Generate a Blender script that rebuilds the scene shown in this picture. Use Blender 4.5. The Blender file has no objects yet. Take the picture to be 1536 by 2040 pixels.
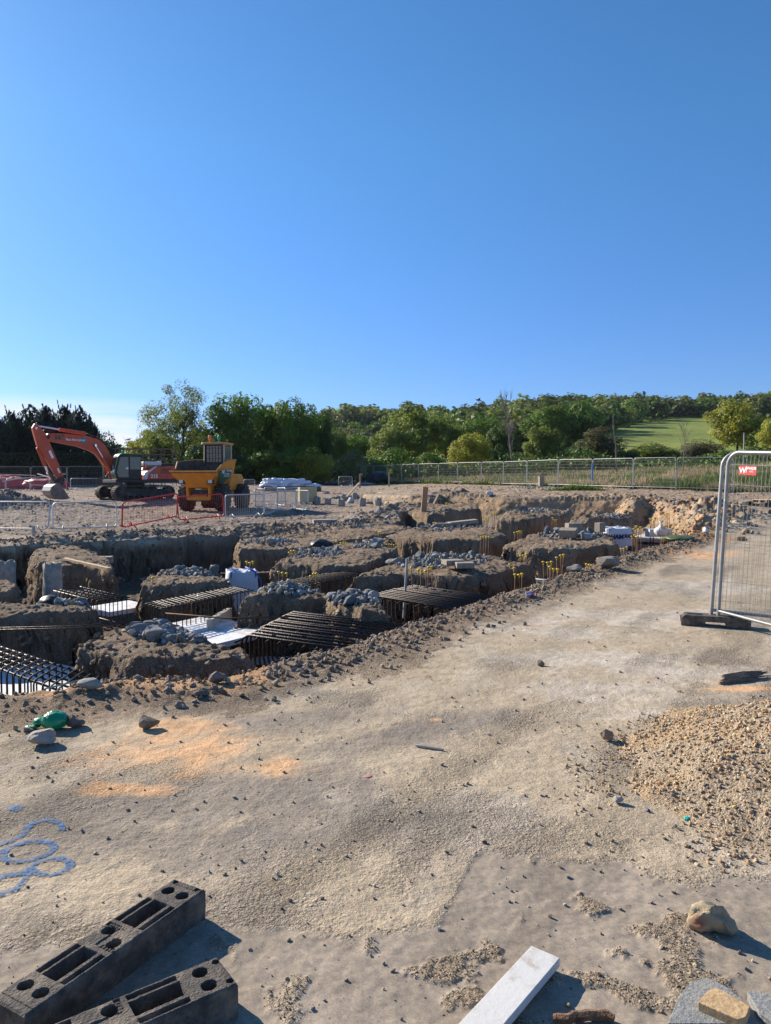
import bpy, bmesh, math, random
import numpy as np
from mathutils import Vector, Matrix
rad = math.radians
S = bpy.context.scene
C = S.collection
# ------------------------------------------------------------------ camera, sky, sun, exposure
FPX, HC, PITCH = 1440.0, 1.65, math.atan(55/1440)
cam = bpy.data.cameras.new('camera'); camo = bpy.data.objects.new('camera', cam); C.objects.link(camo)
camo.location = (0, 0, HC); camo.rotation_euler = (math.pi/2 - PITCH, 0, 0)
cam.sensor_fit = 'VERTICAL'; cam.sensor_height = 36; cam.lens = 36*FPX/2040
cam.clip_start = 0.05; cam.clip_end = 5000
S.camera = camo
SUN_AZ = -51.5; SUN_EL = 27.0          # azimuth from +Y towards +X
SDIR = Vector((math.sin(rad(SUN_AZ))*math.cos(rad(SUN_EL)), math.cos(rad(SUN_AZ))*math.cos(rad(SUN_EL)), math.sin(rad(SUN_EL))))
W = bpy.data.worlds.new('World'); S.world = W; W.use_nodes = True
nt = W.node_tree; N = nt.nodes; Lk = nt.links
for n in list(N): N.remove(n)
out = N.new('ShaderNodeOutputWorld'); bg = N.new('ShaderNodeBackground')
sky = N.new('ShaderNodeTexSky'); sky.sky_type = 'NISHITA'; sky.sun_disc = False
sky.sun_elevation = rad(SUN_EL); sky.sun_rotation = rad(SUN_AZ)
sky.altitude = 0; sky.air_density = 1.0; sky.dust_density = 0.25; sky.ozone_density = 4.5
bg.inputs['Strength'].default_value = 0.084
hs = N.new('ShaderNodeHueSaturation'); hs.inputs['Saturation'].default_value = 1.12
hs.inputs['Value'].default_value = 1.0
Lk.new(sky.outputs[0], hs.inputs['Color'])
# thin low cloud near the horizon on the left
tc = N.new('ShaderNodeTexCoord'); sx = N.new('ShaderNodeSeparateXYZ'); Lk.new(tc.outputs['Generated'], sx.inputs[0])
def wmath(op, a, b=None, clamp=False):
    m = N.new('ShaderNodeMath'); m.operation = op; m.use_clamp = clamp
    for i, v in enumerate((a, b)):
        if v is None: continue
        if isinstance(v, (int, float)): m.inputs[i].default_value = v
        else: Lk.new(v, m.inputs[i])
    return m.outputs[0]
mp = N.new('ShaderNodeMapping'); mp.inputs['Scale'].default_value = (5, 5, 45); Lk.new(tc.outputs['Generated'], mp.inputs[0])
nz = N.new('ShaderNodeTexNoise'); nz.inputs['Scale'].default_value = 1.0; nz.inputs['Detail'].default_value = 6; Lk.new(mp.outputs[0], nz.inputs['Vector'])
lo = wmath('SUBTRACT', 0.112, sx.outputs['Z']); lo = wmath('MULTIPLY', lo, 34, True)
lf = wmath('SUBTRACT', -0.29, sx.outputs['X']); lf = wmath('MULTIPLY', lf, 22, True)
nn = wmath('SUBTRACT', nz.outputs['Fac'], 0.30); nn = wmath('MULTIPLY', nn, 5, True)
cm = wmath('MULTIPLY', wmath('MULTIPLY', lo, lf), nn)
cm = wmath('MULTIPLY', cm, 0.95)
mx = N.new('ShaderNodeMixRGB'); Lk.new(cm, mx.inputs[0]); rz_ = N.new('ShaderNodeValToRGB'); Lk.new(sx.outputs['Z'], rz_.inputs[0])
rz_.color_ramp.elements[0].position = 0.0; rz_.color_ramp.elements[0].color = (.54, .62, .93, 1)      # clear-air tint, a little less white at the horizon
e2 = rz_.color_ramp.elements.new(.2); e2.color = (.63, .765, 1.0, 1)
rz_.color_ramp.elements[2].position = .42; rz_.color_ramp.elements[2].color = (.74, .97, 1.06, 1)
tm = N.new('ShaderNodeMixRGB'); tm.blend_type = 'MULTIPLY'; tm.inputs[0].default_value = 1; Lk.new(hs.outputs[0], tm.inputs[1]); Lk.new(rz_.outputs[0], tm.inputs[2])
Lk.new(tm.outputs[0], mx.inputs[1]); mx.inputs[2].default_value = (6.0, 6.2, 6.5, 1)
Lk.new(mx.outputs[0], bg.inputs['Color']); Lk.new(bg.outputs[0], out.inputs[0])
sl = bpy.data.lights.new('sun', 'SUN'); sl.energy = 4.9; sl.angle = rad(0.5); sl.color = (1.0, 0.9, 0.76)
so = bpy.data.objects.new('sun', sl); C.objects.link(so); so.rotation_euler = SDIR.to_track_quat('Z', 'Y').to_euler()
S.view_settings.view_transform = 'Standard'; S.view_settings.look = 'None'
S.view_settings.exposure = 0.9; S.view_settings.gamma = 1.0; S.view_settings.use_curve_mapping = False
S.cycles.max_bounces = 6; S.cycles.transparent_max_bounces = 12
# ------------------------------------------------------------------ numpy noise
_r = np.random.RandomState(7); PERM = np.tile(_r.permutation(256), 3); GA = _r.rand(256)*2*np.pi; GX, GY = np.cos(GA), np.sin(GA)
def pn(x, y, seed=0):
    x = np.asarray(x, float)+seed*17.31; y = np.asarray(y, float)+seed*9.17
    xi = np.floor(x).astype(int); yi = np.floor(y).astype(int); xf = x-xi; yf = y-yi
    u = xf*xf*xf*(xf*(xf*6-15)+10); v = yf*yf*yf*(yf*(yf*6-15)+10)
    xi &= 255; yi &= 255
    def gr(a, b, dx, dy):
        h = PERM[PERM[a & 255]+(b & 255)]; return GX[h]*dx+GY[h]*dy
    a = gr(xi, yi, xf, yf); b = gr(xi+1, yi, xf-1, yf); c = gr(xi, yi+1, xf, yf-1); d = gr(xi+1, yi+1, xf-1, yf-1)
    return ((a+(b-a)*u)+((c+(d-c)*u)-(a+(b-a)*u))*v)*1.5
def fbm(x, y, o=4, seed=0, gain=.5):
    s = 0; a = 1.0; t = 0
    for i in range(o):
        s = s+a*pn(x*2**i, y*2**i, seed+i*3); t += a; a *= gain
    return s/t*1.3
def sm(a, b, x):
    t = np.clip((x-a)/(b-a), 0, 1); return t*t*(3-2*t)
def sdpoly(px, py, poly):
    poly = np.asarray(poly, float); n = len(poly); d = np.full(px.shape, 1e9); s = np.ones(px.shape)
    for i in range(n):
        a = poly[i]; b = poly[i-1]; ex, ey = b-a; wx = px-a[0]; wy = py-a[1]
        t = np.clip((wx*ex+wy*ey)/(ex*ex+ey*ey), 0, 1); bx = wx-ex*t; by = wy-ey*t
        d = np.minimum(d, bx*bx+by*by)
        c1 = py >= a[1]; c2 = py < b[1]; c3 = ex*wy > ey*wx
        s = np.where((c1 & c2 & c3) | (~c1 & ~c2 & ~c3), -s, s)
    return s*np.sqrt(d)
def sdline(px, py, pts):
    d = np.full(px.shape, 1e9)
    for a, b in zip(pts[:-1], pts[1:]):
        ex, ey = b[0]-a[0], b[1]-a[1]; wx = px-a[0]; wy = py-a[1]
        t = np.clip((wx*ex+wy*ey)/(ex*ex+ey*ey+1e-9), 0, 1); d = np.minimum(d, (wx-ex*t)**2+(wy-ey*t)**2)
    return np.sqrt(d)
# ------------------------------------------------------------------ site levels and photo-survey helpers
def meadow_sd(x, y):
    s1 = (x-3.4)*.896+(y-76)*.444; s2 = y-42.3+.15*(x-20)
    return np.minimum(s1, s2)
def G(x, y):
    x = np.asarray(x, float); y = np.asarray(y, float)
    r = .037*np.clip(y-10, 0, 35)+.015*np.clip(y-45, 0, None); l = .03*np.clip(y-26, 0, None)
    w = sm(-4, 6, x)
    return l*(1-w)+r*w+.05*np.clip(meadow_sd(x, y), 0, None)
CP, SP = math.cos(PITCH), math.sin(PITCH)
def ray(px, py):
    a = (px-768)/FPX; b = -(py-1020)/FPX
    return a, CP+b*SP, -SP+b*CP
_KS = np.concatenate([np.geomspace(1.2, 60, 700), np.linspace(60.2, 80, 60)])
def at(px, py, dz=0.0):                  # where the sight line meets the site level (+dz)
    a, f, u = ray(px, py); q = _KS/f; e = HC+u*q-G(a*q, _KS)-dz; i = int(np.argmax(e < 0))
    if e[i] >= 0: i = len(q)-1
    i = max(i, 1); t = e[i-1]/(e[i-1]-e[i]) if e[i] < 0 else 1.0; k = q[i-1]+(q[i]-q[i-1])*t
    return a*k, f*k, HC+u*k
def P(px, py, y):                        # point on the sight line at distance y
    a, f, u = ray(px, py); k = y/f; return Vector((a*k, y, HC+u*k))
# ------------------------------------------------------------------ mesh helpers
class MB:
    def __init__(s): s.v = []; s.f = []
    def add(s, vs, fs, M=None):
        o = len(s.v)
        for p in vs:
            p = Vector(p); s.v.append(M @ p if M else p)
        for f in fs: s.f.append([i+o for i in f])
        return s
    def box(s, c, d, M=None, taper=1.0):
        x, y, z = d[0]/2, d[1]/2, d[2]/2; t = taper
        vs = [(c[0]+i*x*(t if k > 0 else 1), c[1]+j*y*(t if k > 0 else 1), c[2]+k*z) for k in (-1, 1) for j in (-1, 1) for i in (-1, 1)]
        return s.add(vs, [(0, 2, 3, 1), (4, 5, 7, 6), (0, 1, 5, 4), (2, 6, 7, 3), (0, 4, 6, 2), (1, 3, 7, 5)], M)
    def prism(s, poly, y0, y1, M=None):        # (x,z) outline extruded along y
        n = len(poly); vs = [(p[0], y0, p[1]) for p in poly]+[(p[0], y1, p[1]) for p in poly]
        return s.add(vs, [list(range(n)), list(range(2*n-1, n-1, -1))]+[(i, (i+1) % n+0, (i+1) % n+n, i+n)[::-1] for i in range(n)], M)
    def slab(s, poly, z0, z1, M=None):         # (x,y) outline extruded along z
        n = len(poly); vs = [(p[0], p[1], z0) for p in poly]+[(p[0], p[1], z1) for p in poly]
        return s.add(vs, [list(range(n-1, -1, -1)), list(range(n, 2*n))]+[(i, (i+1) % n, (i+1) % n+n, i+n) for i in range(n)], M)
    def tube(s, pts, r, n=8, closed=False, M=None):
        pts = [Vector(p) for p in pts]; m = len(pts); rs = r if isinstance(r, (list, tuple)) else [r]*m
        vs = []; up = None
        for i, p in enumerate(pts):
            a = pts[i-1] if (i > 0 or closed) else p; b = pts[(i+1) % m] if (i < m-1 or closed) else p
            t = (b-a).normalized()
            if up is None: up = t.orthogonal().normalized()
            up = (up-t*up.dot(t)); up = up.normalized() if up.length > 1e-6 else t.orthogonal().normalized()
            w = t.cross(up)
            for k in range(n):
                an = 2*math.pi*k/n; vs.append(p+(up*math.cos(an)+w*math.sin(an))*rs[i])
        fs = []
        for i in range(m if closed else m-1):
            j = (i+1) % m
            for k in range(n): fs.append((i*n+k, i*n+(k+1) % n, j*n+(k+1) % n, j*n+k))
        if not closed: fs += [list(range(n-1, -1, -1)), [(m-1)*n+k for k in range(n)]]
        return s.add(vs, fs, M)
    def lathe(s, prof, n=16, M=None):          # (r,z) profile about z
        vs = []; m = len(prof)
        for r, z in prof:
            for k in range(n): vs.append((r*math.cos(2*math.pi*k/n), r*math.sin(2*math.pi*k/n), z))
        fs = [(i*n+k, i*n+(k+1) % n, (i+1)*n+(k+1) % n, (i+1)*n+k) for i in range(m-1) for k in range(n)]
        fs += [list(range(n-1, -1, -1)), [(m-1)*n+k for k in range(n)]]
        return s.add(vs, fs, M)
    def build(s, name, m, parent=None, smooth=False, bevel=0.0):
        me = bpy.data.meshes.new(name); me.from_pydata([tuple(v) for v in s.v], [], s.f); me.materials.append(m)
        if smooth is True: me.polygons.foreach_set('use_smooth', [True]*len(me.polygons))
        elif smooth:
            me.polygons.foreach_set('use_smooth', [True]*len(me.polygons)); me.set_sharp_from_angle(angle=rad(smooth))
        me.update(); o = bpy.data.objects.new(name, me); C.objects.link(o)
        if parent: o.parent = parent
        if bevel:
            b = o.modifiers.new('bevel', 'BEVEL'); b.width = bevel; b.segments = 2; b.limit_method = 'ANGLE'; b.angle_limit = rad(35)
        return o
def mesh_np(name, V, F, m, col=None, parent=None, smooth=False):
    V = np.asarray(V, np.float32); F = np.asarray(F, np.int32); k = F.shape[1]
    me = bpy.data.meshes.new(name); me.vertices.add(len(V)); me.vertices.foreach_set('co', V.ravel())
    me.loops.add(F.size); me.loops.foreach_set('vertex_index', F.ravel())
    me.polygons.add(len(F)); me.polygons.foreach_set('loop_start', np.arange(0, F.size, k, dtype=np.int32))
    me.polygons.foreach_set('use_smooth', np.full(len(F), bool(smooth)))
    me.update(calc_edges=True)
    if col is not None:
        at_ = me.color_attributes.new('col', 'FLOAT_COLOR', 'POINT'); at_.data.foreach_set('color', np.asarray(col, np.float32).ravel())
    me.materials.append(m); o = bpy.data.objects.new(name, me); C.objects.link(o)
    if parent: o.parent = parent
    return o
def empty(name, loc=(0, 0, 0), rz=0.0, label=None, cat=None, group=None):
    o = bpy.data.objects.new(name, None); C.objects.link(o); o.location = loc; o.rotation_euler = (0, 0, rz); o.empty_display_size = .2
    return tag(o, label, cat, group)
def tag(o, label=None, cat=None, group=None, kind=None):
    if label: o['label'] = label
    if cat: o['category'] = cat
    if group: o['group'] = group
    if kind: o['kind'] = kind
    elif cat: o['kind'] = 'thing'
    return o
def dup(o, parent=None):
    c = o.copy(); C.objects.link(c)
    if parent is not None: c.parent = parent
    for ch in o.children: dup(ch, c)
    return c
def copy_of(o, loc, rot=None, scale=None, label=None, group=None):
    c = dup(o); c.location = loc
    if rot is not None: c.rotation_euler = rot if not isinstance(rot, (int, float)) else (0, 0, rot)
    if scale is not None: c.scale = scale if not isinstance(scale, (int, float)) else (scale,)*3
    if label: c['label'] = label
    if group: c['group'] = group
    return c
# ------------------------------------------------------------------ materials
def mat(name, col, rough=.7, metal=0.0, var=.25, scale=6.0, bump=0.0, bscale=30.0, spec=.4, dirt=None, dscale=3.0, damt=.5, col2=None):
    m = bpy.data.materials.new(name); m.use_nodes = True; t = m.node_tree; n = t.nodes; L = t.links; b = n['Principled BSDF']
    b.inputs['Roughness'].default_value = rough; b.inputs['Metallic'].default_value = metal; b.inputs['Specular IOR Level'].default_value = spec
    tc = n.new('ShaderNodeTexCoord'); z = n.new('ShaderNodeTexNoise'); z.inputs['Scale'].default_value = scale; z.inputs['Detail'].default_value = 5
    L.new(tc.outputs['Object'], z.inputs['Vector']); r = n.new('ShaderNodeValToRGB'); L.new(z.outputs['Fac'], r.inputs[0])
    c = np.array(col[:3]); c2 = np.array(col2[:3]) if col2 else c*(1+var)
    r.color_ramp.elements[0].position = .3; r.color_ramp.elements[0].color = (*(c*(1-var)), 1)
    r.color_ramp.elements[1].position = .7; r.color_ramp.elements[1].color = (*c2, 1)
    src = r.outputs[0]
    if dirt:
        z2 = n.new('ShaderNodeTexNoise'); z2.inputs['Scale'].default_value = dscale; z2.inputs['Detail'].default_value = 8; z2.inputs['Roughness'].default_value = .65
        L.new(tc.outputs['Object'], z2.inputs['Vector'])
        r2 = n.new('ShaderNodeValToRGB'); r2.color_ramp.elements[0].position = .62-.25*damt; r2.color_ramp.elements[1].position = .72-.1*damt
        L.new(z2.outputs['Fac'], r2.inputs[0]); mx = n.new('ShaderNodeMixRGB'); mx.inputs[2].default_value = (*dirt, 1)
        k = n.new('ShaderNodeMath'); k.operation = 'MULTIPLY'; k.inputs[1].default_value = min(1, .4+damt*.6); L.new(r2.outputs[0], k.inputs[0])
        L.new(k.outputs[0], mx.inputs[0]); L.new(src, mx.inputs[1]); src = mx.outputs[0]
    L.new(src, b.inputs['Base Color'])
    if bump:
        z3 = n.new('ShaderNodeTexNoise'); z3.inputs['Scale'].default_value = bscale; z3.inputs['Detail'].default_value = 6; L.new(tc.outputs['Object'], z3.inputs['Vector'])
        bp = n.new('ShaderNodeBump'); bp.inputs['Strength'].default_value = bump; bp.inputs['Distance'].default_value = .02
        L.new(z3.outputs['Fac'], bp.inputs['Height']); L.new(bp.outputs[0], b.inputs['Normal'])
    return m
def attr_mat(name, rough=.9, lo=.75, hi=1.2, scale=30, bump=.4, bscale=60, tint=False, trans=0.0, bdist=.02):
    m = bpy.data.materials.new(name); m.use_nodes = True; t = m.node_tree; n = t.nodes; L = t.links; b = n['Principled BSDF']
    b.inputs['Roughness'].default_value = rough; b.inputs['Specular IOR Level'].default_value = .25
    a = n.new('ShaderNodeAttribute'); a.attribute_name = 'col'; src = a.outputs['Color']
    if tint:
        oi = n.new('ShaderNodeObjectInfo'); mm = n.new('ShaderNodeMixRGB'); mm.blend_type = 'MULTIPLY'; mm.inputs[0].default_value = 1
        L.new(src, mm.inputs[1]); L.new(oi.outputs['Color'], mm.inputs[2]); src = mm.outputs[0]
    if scale:
        tc = n.new('ShaderNodeTexCoord'); z = n.new('ShaderNodeTexNoise'); z.inputs['Scale'].default_value = scale; z.inputs['Detail'].default_value = 6
        L.new(tc.outputs['Object'], z.inputs['Vector']); mr = n.new('ShaderNodeMapRange'); mr.inputs[1].default_value = .3; mr.inputs[2].default_value = .7
        mr.inputs[3].default_value = lo; mr.inputs[4].default_value = hi; L.new(z.outputs['Fac'], mr.inputs[0])
        vm = n.new('ShaderNodeVectorMath'); vm.operation = 'SCALE'; L.new(src, vm.inputs[0]); L.new(mr.outputs[0], vm.inputs['Scale']); src = vm.outputs[0]
        if bump:
            z3 = n.new('ShaderNodeTexNoise'); z3.inputs['Scale'].default_value = bscale; z3.inputs['Detail'].default_value = 6; L.new(tc.outputs['Object'], z3.inputs['Vector'])
            bp = n.new('ShaderNodeBump'); bp.inputs['Strength'].default_value = bump; bp.inputs['Distance'].default_value = bdist
            L.new(z3.outputs['Fac'], bp.inputs['Height']); L.new(bp.outputs[0], b.inputs['Normal'])
    L.new(src, b.inputs['Base Color'])
    if trans:
        tr = n.new('ShaderNodeBsdfTranslucent'); mxs = n.new('ShaderNodeMixShader'); mxs.inputs[0].default_value = trans
        hsv = n.new('ShaderNodeHueSaturation'); hsv.inputs['Value'].default_value = 1.3; hsv.inputs['Hue'].default_value = .495; L.new(src, hsv.inputs['Color']); L.new(hsv.outputs[0], tr.inputs[0])
        o = n['Material Output']; L.new(b.outputs[0], mxs.inputs[1]); L.new(tr.outputs[0], mxs.inputs[2]); L.new(mxs.outputs[0], o.inputs[0])
    return m
def ground_mat():
    m = bpy.data.materials.new('site_ground'); m.use_nodes = True; t = m.node_tree; n = t.nodes; L = t.links; b = n['Principled BSDF']
    b.inputs['Roughness'].default_value = .95; b.inputs['Specular IOR Level'].default_value = .15
    a = n.new('ShaderNodeAttribute'); a.attribute_name = 'col'; tc = n.new('ShaderNodeTexCoord')
    def noise(sc, det=5, ro=.6):
        z = n.new('ShaderNodeTexNoise'); z.inputs['Scale'].default_value = sc; z.inputs['Detail'].default_value = det; z.inputs['Roughness'].default_value = ro
        L.new(tc.outputs['Object'], z.inputs['Vector']); return z.outputs['Fac']
    def mr(s, a0, a1, b0, b1):
        q = n.new('ShaderNodeMapRange'); q.inputs[1].default_value = a0; q.inputs[2].default_value = a1; q.inputs[3].default_value = b0; q.inputs[4].default_value = b1; L.new(s, q.inputs[0]); return q.outputs[0]
    def mul(x, y, op='MULTIPLY'):
        q = n.new('ShaderNodeMath'); q.operation = op; L.new(x, q.inputs[0])
        if isinstance(y, float): q.inputs[1].default_value = y
        else: L.new(y, q.inputs[1])
        return q.outputs[0]
    n1 = noise(5, 6); n2 = noise(45, 5, .7); n3 = noise(170, 3, .6)
    v = n.new('ShaderNodeTexVoronoi'); v.inputs['Scale'].default_value = 110; L.new(tc.outputs['Object'], v.inputs['Vector'])
    v2 = n.new('ShaderNodeTexVoronoi'); v2.inputs['Scale'].default_value = 46; L.new(tc.outputs['Object'], v2.inputs['Vector'])
    f = mul(mr(n1, .3, .7, .86, 1.13), mr(n2, .3, .7, .80, 1.2)); f = mul(f, mr(n3, .3, .7, .8, 1.2))
    # single grains, lighter and darker
    sp = n.new('ShaderNodeSeparateColor'); L.new(v.outputs['Color'], sp.inputs[0])
    g = mr(sp.outputs[0], 0, 1, .72, 1.26)
    gm = n.new('ShaderNodeMix'); gm.data_type = 'FLOAT'; L.new(a.outputs['Alpha'], gm.inputs[0]); gm.inputs[2].default_value = 1.0; L.new(g, gm.inputs[3])
    f = mul(f, gm.outputs[0])
    vm = n.new('ShaderNodeVectorMath'); vm.operation = 'SCALE'; L.new(a.outputs['Color'], vm.inputs[0]); L.new(f, vm.inputs['Scale']); L.new(vm.outputs[0], b.inputs['Base Color'])
    h = mul(mul(n2, 1.1), mul(n3, .55), 'ADD'); h2 = mul(mr(v.outputs['Distance'], 0, .8, .30, 0), mul(mr(v2.outputs['Distance'], 0, .55, .75, 0), mr(noise(7, 4), .4, .62, .15, 1.0)), 'ADD'); h = mul(h, h2, 'ADD')
    bp = n.new('ShaderNodeBump'); L.new(mr(a.outputs['Alpha'], 0, 2, .0, .042), bp.inputs['Distance']); L.new(mr(a.outputs['Alpha'], 0, 1, .06, 1.0), bp.inputs['Strength']); L.new(h, bp.inputs['Height']); L.new(bp.outputs[0], b.inputs['Normal'])
    return m
M_ground = ground_mat()
M_rock = attr_mat('loose_stone', .9, .7, 1.25, 25, .6, 40)
M_leaf = attr_mat('leaf', .55, 1, 1, 0, 0, tint=True, trans=.42)
M_grass = attr_mat('grass_blade', .7, 1, 1, 0, 0, trans=.3)
M_bark = mat('bark', (.09, .075, .06), .9, var=.3, scale=8, bump=.5)
M_galv = mat('galvanised_steel', (.29, .30, .305), .5, .5, .15, 9, spec=.5, dirt=(.3, .27, .23), damt=.15)
M_wire = mat('galvanised_wire', (.30, .30, .29), .5, .5, .1)
M_barrier = mat('barrier_steel', (.50, .51, .51), .5, .3, .1)
M_redpaint = mat('red_paint', (.60, .04, .04), .5, 0, .12)
M_orange = mat('orange_paint', (.52, .085, .034), .42, 0, .12, 3, dirt=(.2, .12, .08), dscale=2.5, damt=.25)
M_yellow = mat('yellow_paint', (.64, .235, .018), .45, 0, .1, 3, dirt=(.3, .2, .1), dscale=2.2, damt=.4)
M_black = mat('black_paint', (.02, .02, .021), .45, 0, .25, dirt=(.12, .1, .08), damt=.25)
M_steel = mat('worn_steel', (.17, .15, .14), .45, .6, .3, 4, dirt=(.16, .12, .085), damt=.4)
M_chrome = mat('chrome_rod', (.75, .76, .78), .2, 1, .05)
M_tyre = mat('tyre_rubber', (.035, .033, .032), .85, 0, .25, dirt=(.2, .155, .11), dscale=4, damt=.55, bump=.3)
M_rubber = mat('recycled_rubber', (.088, .077, .066), .9, 0, .35, 18, bump=.5, bscale=140, dirt=(.23, .185, .14), dscale=13, damt=.72, spec=.3)
M_rebar = mat('reinforcing_steel', (.030, .026, .025), .5, .35, .4, 14, col2=(.075, .048, .034), bump=.4, bscale=80)
M_rust = mat('rusty_steel', (.16, .075, .04), .75, .2, .3, 10)
M_cap = mat('yellow_plastic', (.62, .41, .02), .6, 0, .15, 20, dirt=(.3, .22, .12), dscale=30, damt=.3)
M_white = mat('white_sheet', (.6, .61, .62), .7, 0, .06, 5, dirt=(.45, .38, .3), damt=.15)
M_eps = mat('white_board', (.66, .68, .70), .75, 0, .05, 4, dirt=(.34, .27, .2), dscale=5, damt=.55)
M_cream = mat('cream_board', (.5, .44, .34), .8, 0, .12, 6)
M_bag = mat('woven_bag', (.58, .59, .63), .65, 0, .08, 5, bump=.5, bscale=9, dirt=(.4, .34, .27), damt=.12)
M_conc = mat('concrete', (.30, .28, .25), .9, 0, .25, 9, bump=.6, bscale=30, dirt=(.13, .1, .08), dscale=5, damt=.35)
M_timber = mat('timber', (.44, .31, .18), .8, 0, .2, 7, bump=.3)
M_oldwood = mat('weathered_wood', (.17, .125, .085), .9, 0, .35, 12, bump=.6)
M_glass = mat('cab_glass', (.02, .03, .035), .06, 0, .1, spec=.9)
M_navy = mat('navy_print', (.03, .035, .09), .7, 0, .1)
M_green = mat('green_print', (.01, .13, .09), .6, 0, .1)
M_teal = mat('teal_disc', (.03, .22, .24), .6, 0, .1)
M_sign = mat('red_sign', (.62, .06, .05), .5, 0, .05)
M_print = mat('white_print', (.8, .8, .8), .6, 0, .03)
M_darkprint = mat('dark_green_print', (.03, .07, .05), .6, 0, .1)
M_blackplastic = mat('black_sheeting', (.012, .012, .014), .4, 0, .3, 5, bump=.4, bscale=8)
# ------------------------------------------------------------------ the excavated ground
def pxpoly(pts): return [at(*p)[:2] for p in pts]
NEAR = pxpoly([(-420, 1470), (-150, 1435), (0, 1400), (110, 1385), (205, 1362), (310, 1352), (420, 1358), (470, 1347), (520, 1332), (600, 1314), (700, 1288), (780, 1256), (880, 1224), (980, 1192), (1100, 1154), (1180, 1128), (1250, 1105), (1330, 1085), (1375, 1066)])
RIGHT = pxpoly([(1375, 1066), (1400, 1040), (1372, 1012), (1300, 999), (1264, 1001), (1250, 992), (1000, 987), (880, 987)])
FARL = pxpoly([(880, 987), (830, 1012), (790, 1024), (800, 1040), (700, 1053), (560, 1060), (500, 1072), (380, 1072), (130, 1086), (0, 1092), (-300, 1100), (-700, 1120)])
PIT = NEAR+RIGHT[1:]+FARL[1:]
ISL = [pxpoly(p) for p in (
    [(468, 1182), (640, 1184), (660, 1200), (785, 1214), (762, 1184), (640, 1170), (540, 1163)],       # centre near
    [(143, 1282), (230, 1242), (330, 1240), (430, 1264), (500, 1284), (516, 1302), (400, 1312), (260, 1306)],        # front left
    [(-500, 1235), (0, 1222), (120, 1217), (212, 1212), (185, 1194), (0, 1195), (-400, 1200)],          # left
    [(268, 1158), (350, 1160), (462, 1154), (440, 1134), (330, 1133), (280, 1145)],
    [(692, 1143), (800, 1139), (870, 1144), (950, 1144), (1014, 1136), (1062, 1120), (1000, 1104), (860, 1097), (760, 1122)],
    [(545, 1117), (640, 1124), (742, 1121), (795, 1090), (770, 1080), (690, 1078), (600, 1092)],
    [(60, 1117), (150, 1124), (240, 1134), (225, 1108), (160, 1085), (60, 1085)],
    [(756, 1069), (860, 1074), (960, 1071), (1012, 1062), (985, 1046), (890, 1044), (800, 1052)],
    [(985, 1086), (1110, 1091), (1190, 1088), (1240, 1080), (1215, 1060), (1150, 1054), (1060, 1060)],
    [(470, 1092), (610, 1087), (700, 1072), (830, 1050), (780, 1040), (600, 1050), (470, 1066)],
    [(785, 1017), (850, 1022), (905, 1018), (960, 1012), (950, 1004), (850, 1002), (800, 1006)],
    [(985, 1032), (1060, 1031), (1150, 1021), (1110, 1012), (1010, 1014)],
    [(1120, 1047), (1200, 1042), (1266, 1027), (1225, 1018), (1150, 1030)],
    [(-250, 1180), (0, 1172), (42, 1170), (30, 1148), (-100, 1150)])]
SHALLOW = [pxpoly(p) for p in ([(655, 992), (800, 996), (880, 990), (720, 984)], [(720, 1004), (830, 1008), (870, 999), (740, 998)], [(640, 983), (760, 983), (760, 980), (650, 980)])]
inner = np.linspace(-.60, .60, 800); k = np.linspace(0, 1, 60)[1:]; outer = .60+1.3*k**1.6
tcol = np.concatenate([-outer[::-1], inner, outer])
ys = [.4]
while ys[-1] < 103:
    y = ys[-1]; ys.append(y+min(max(.8*y*y/1191, .006), .022 if y < 17 else .04 if y < 24 else .075 if y < 46 else .45))
yrow = np.array(ys); NY, NX = len(yrow), len(tcol)
Y = np.repeat(yrow[:, None], NX, 1); X = Y*tcol[None, :]
Z = G(X, Y); depth = np.zeros_like(Z); isl_in = np.zeros_like(Z); near_e = np.full_like(Z, 9.); wallf = np.zeros_like(Z); farb = np.full_like(Z, 9.); left_e = np.full_like(Z, 9.)
sel = (yrow > 3.2) & (yrow < 70); XS, YS = X[sel], Y[sel]
spit = sdpoly(XS, YS, PIT); sis = np.full(XS.shape, 1e9)
for p in ISL: sis = np.minimum(sis, sdpoly(XS, YS, p))
n1 = fbm(XS*.9, YS*.9, 4, 3); n2 = fbm(XS*2.6, YS*2.6, 2, 11)
nse = .15*n1+.03*n2
dn = sdline(XS, YS, NEAR); df = sdline(XS, YS, RIGHT); dl = sdline(XS, YS, FARL)
inn = spit < 0
def ed(d): return np.where(inn, d, -d)
w1 = .17+.10*np.clip(fbm(XS*.6, YS*.6, 2, 21), -1, 1)
slope_r = 1.15
prof = np.minimum(np.minimum(sm(-.02, w1, ed(dn)+nse*.7), sm(-.1, slope_r, ed(df)+.35*fbm(XS*.3, YS*.3, 4, 25))), np.minimum(sm(-.05, w1*1.6, ed(dl)+nse*1.2), sm(-.02, w1, sis+.10+nse)))
prof = np.where(spit > .6, 0, prof)
dep = 1.12+.1*fbm(XS*.5, YS*.5, 2, 31)
for p in SHALLOW:
    q = sm(0, .5, -sdpoly(XS, YS, p)+nse*1.4); dep = np.where(prof < q*.4, .75, dep); prof = np.maximum(prof, q*.9)
depth[sel] = prof*dep; wallf[sel] = 4*prof*(1-prof)
isl_in[sel] = np.where(sis < 0, np.minimum(1, -sis/.5), 0); near_e[sel] = np.where(inn, 9, dn); farb[sel] = df; left_e[sel] = np.where(inn, 9, dl)
Z = Z-depth
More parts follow.
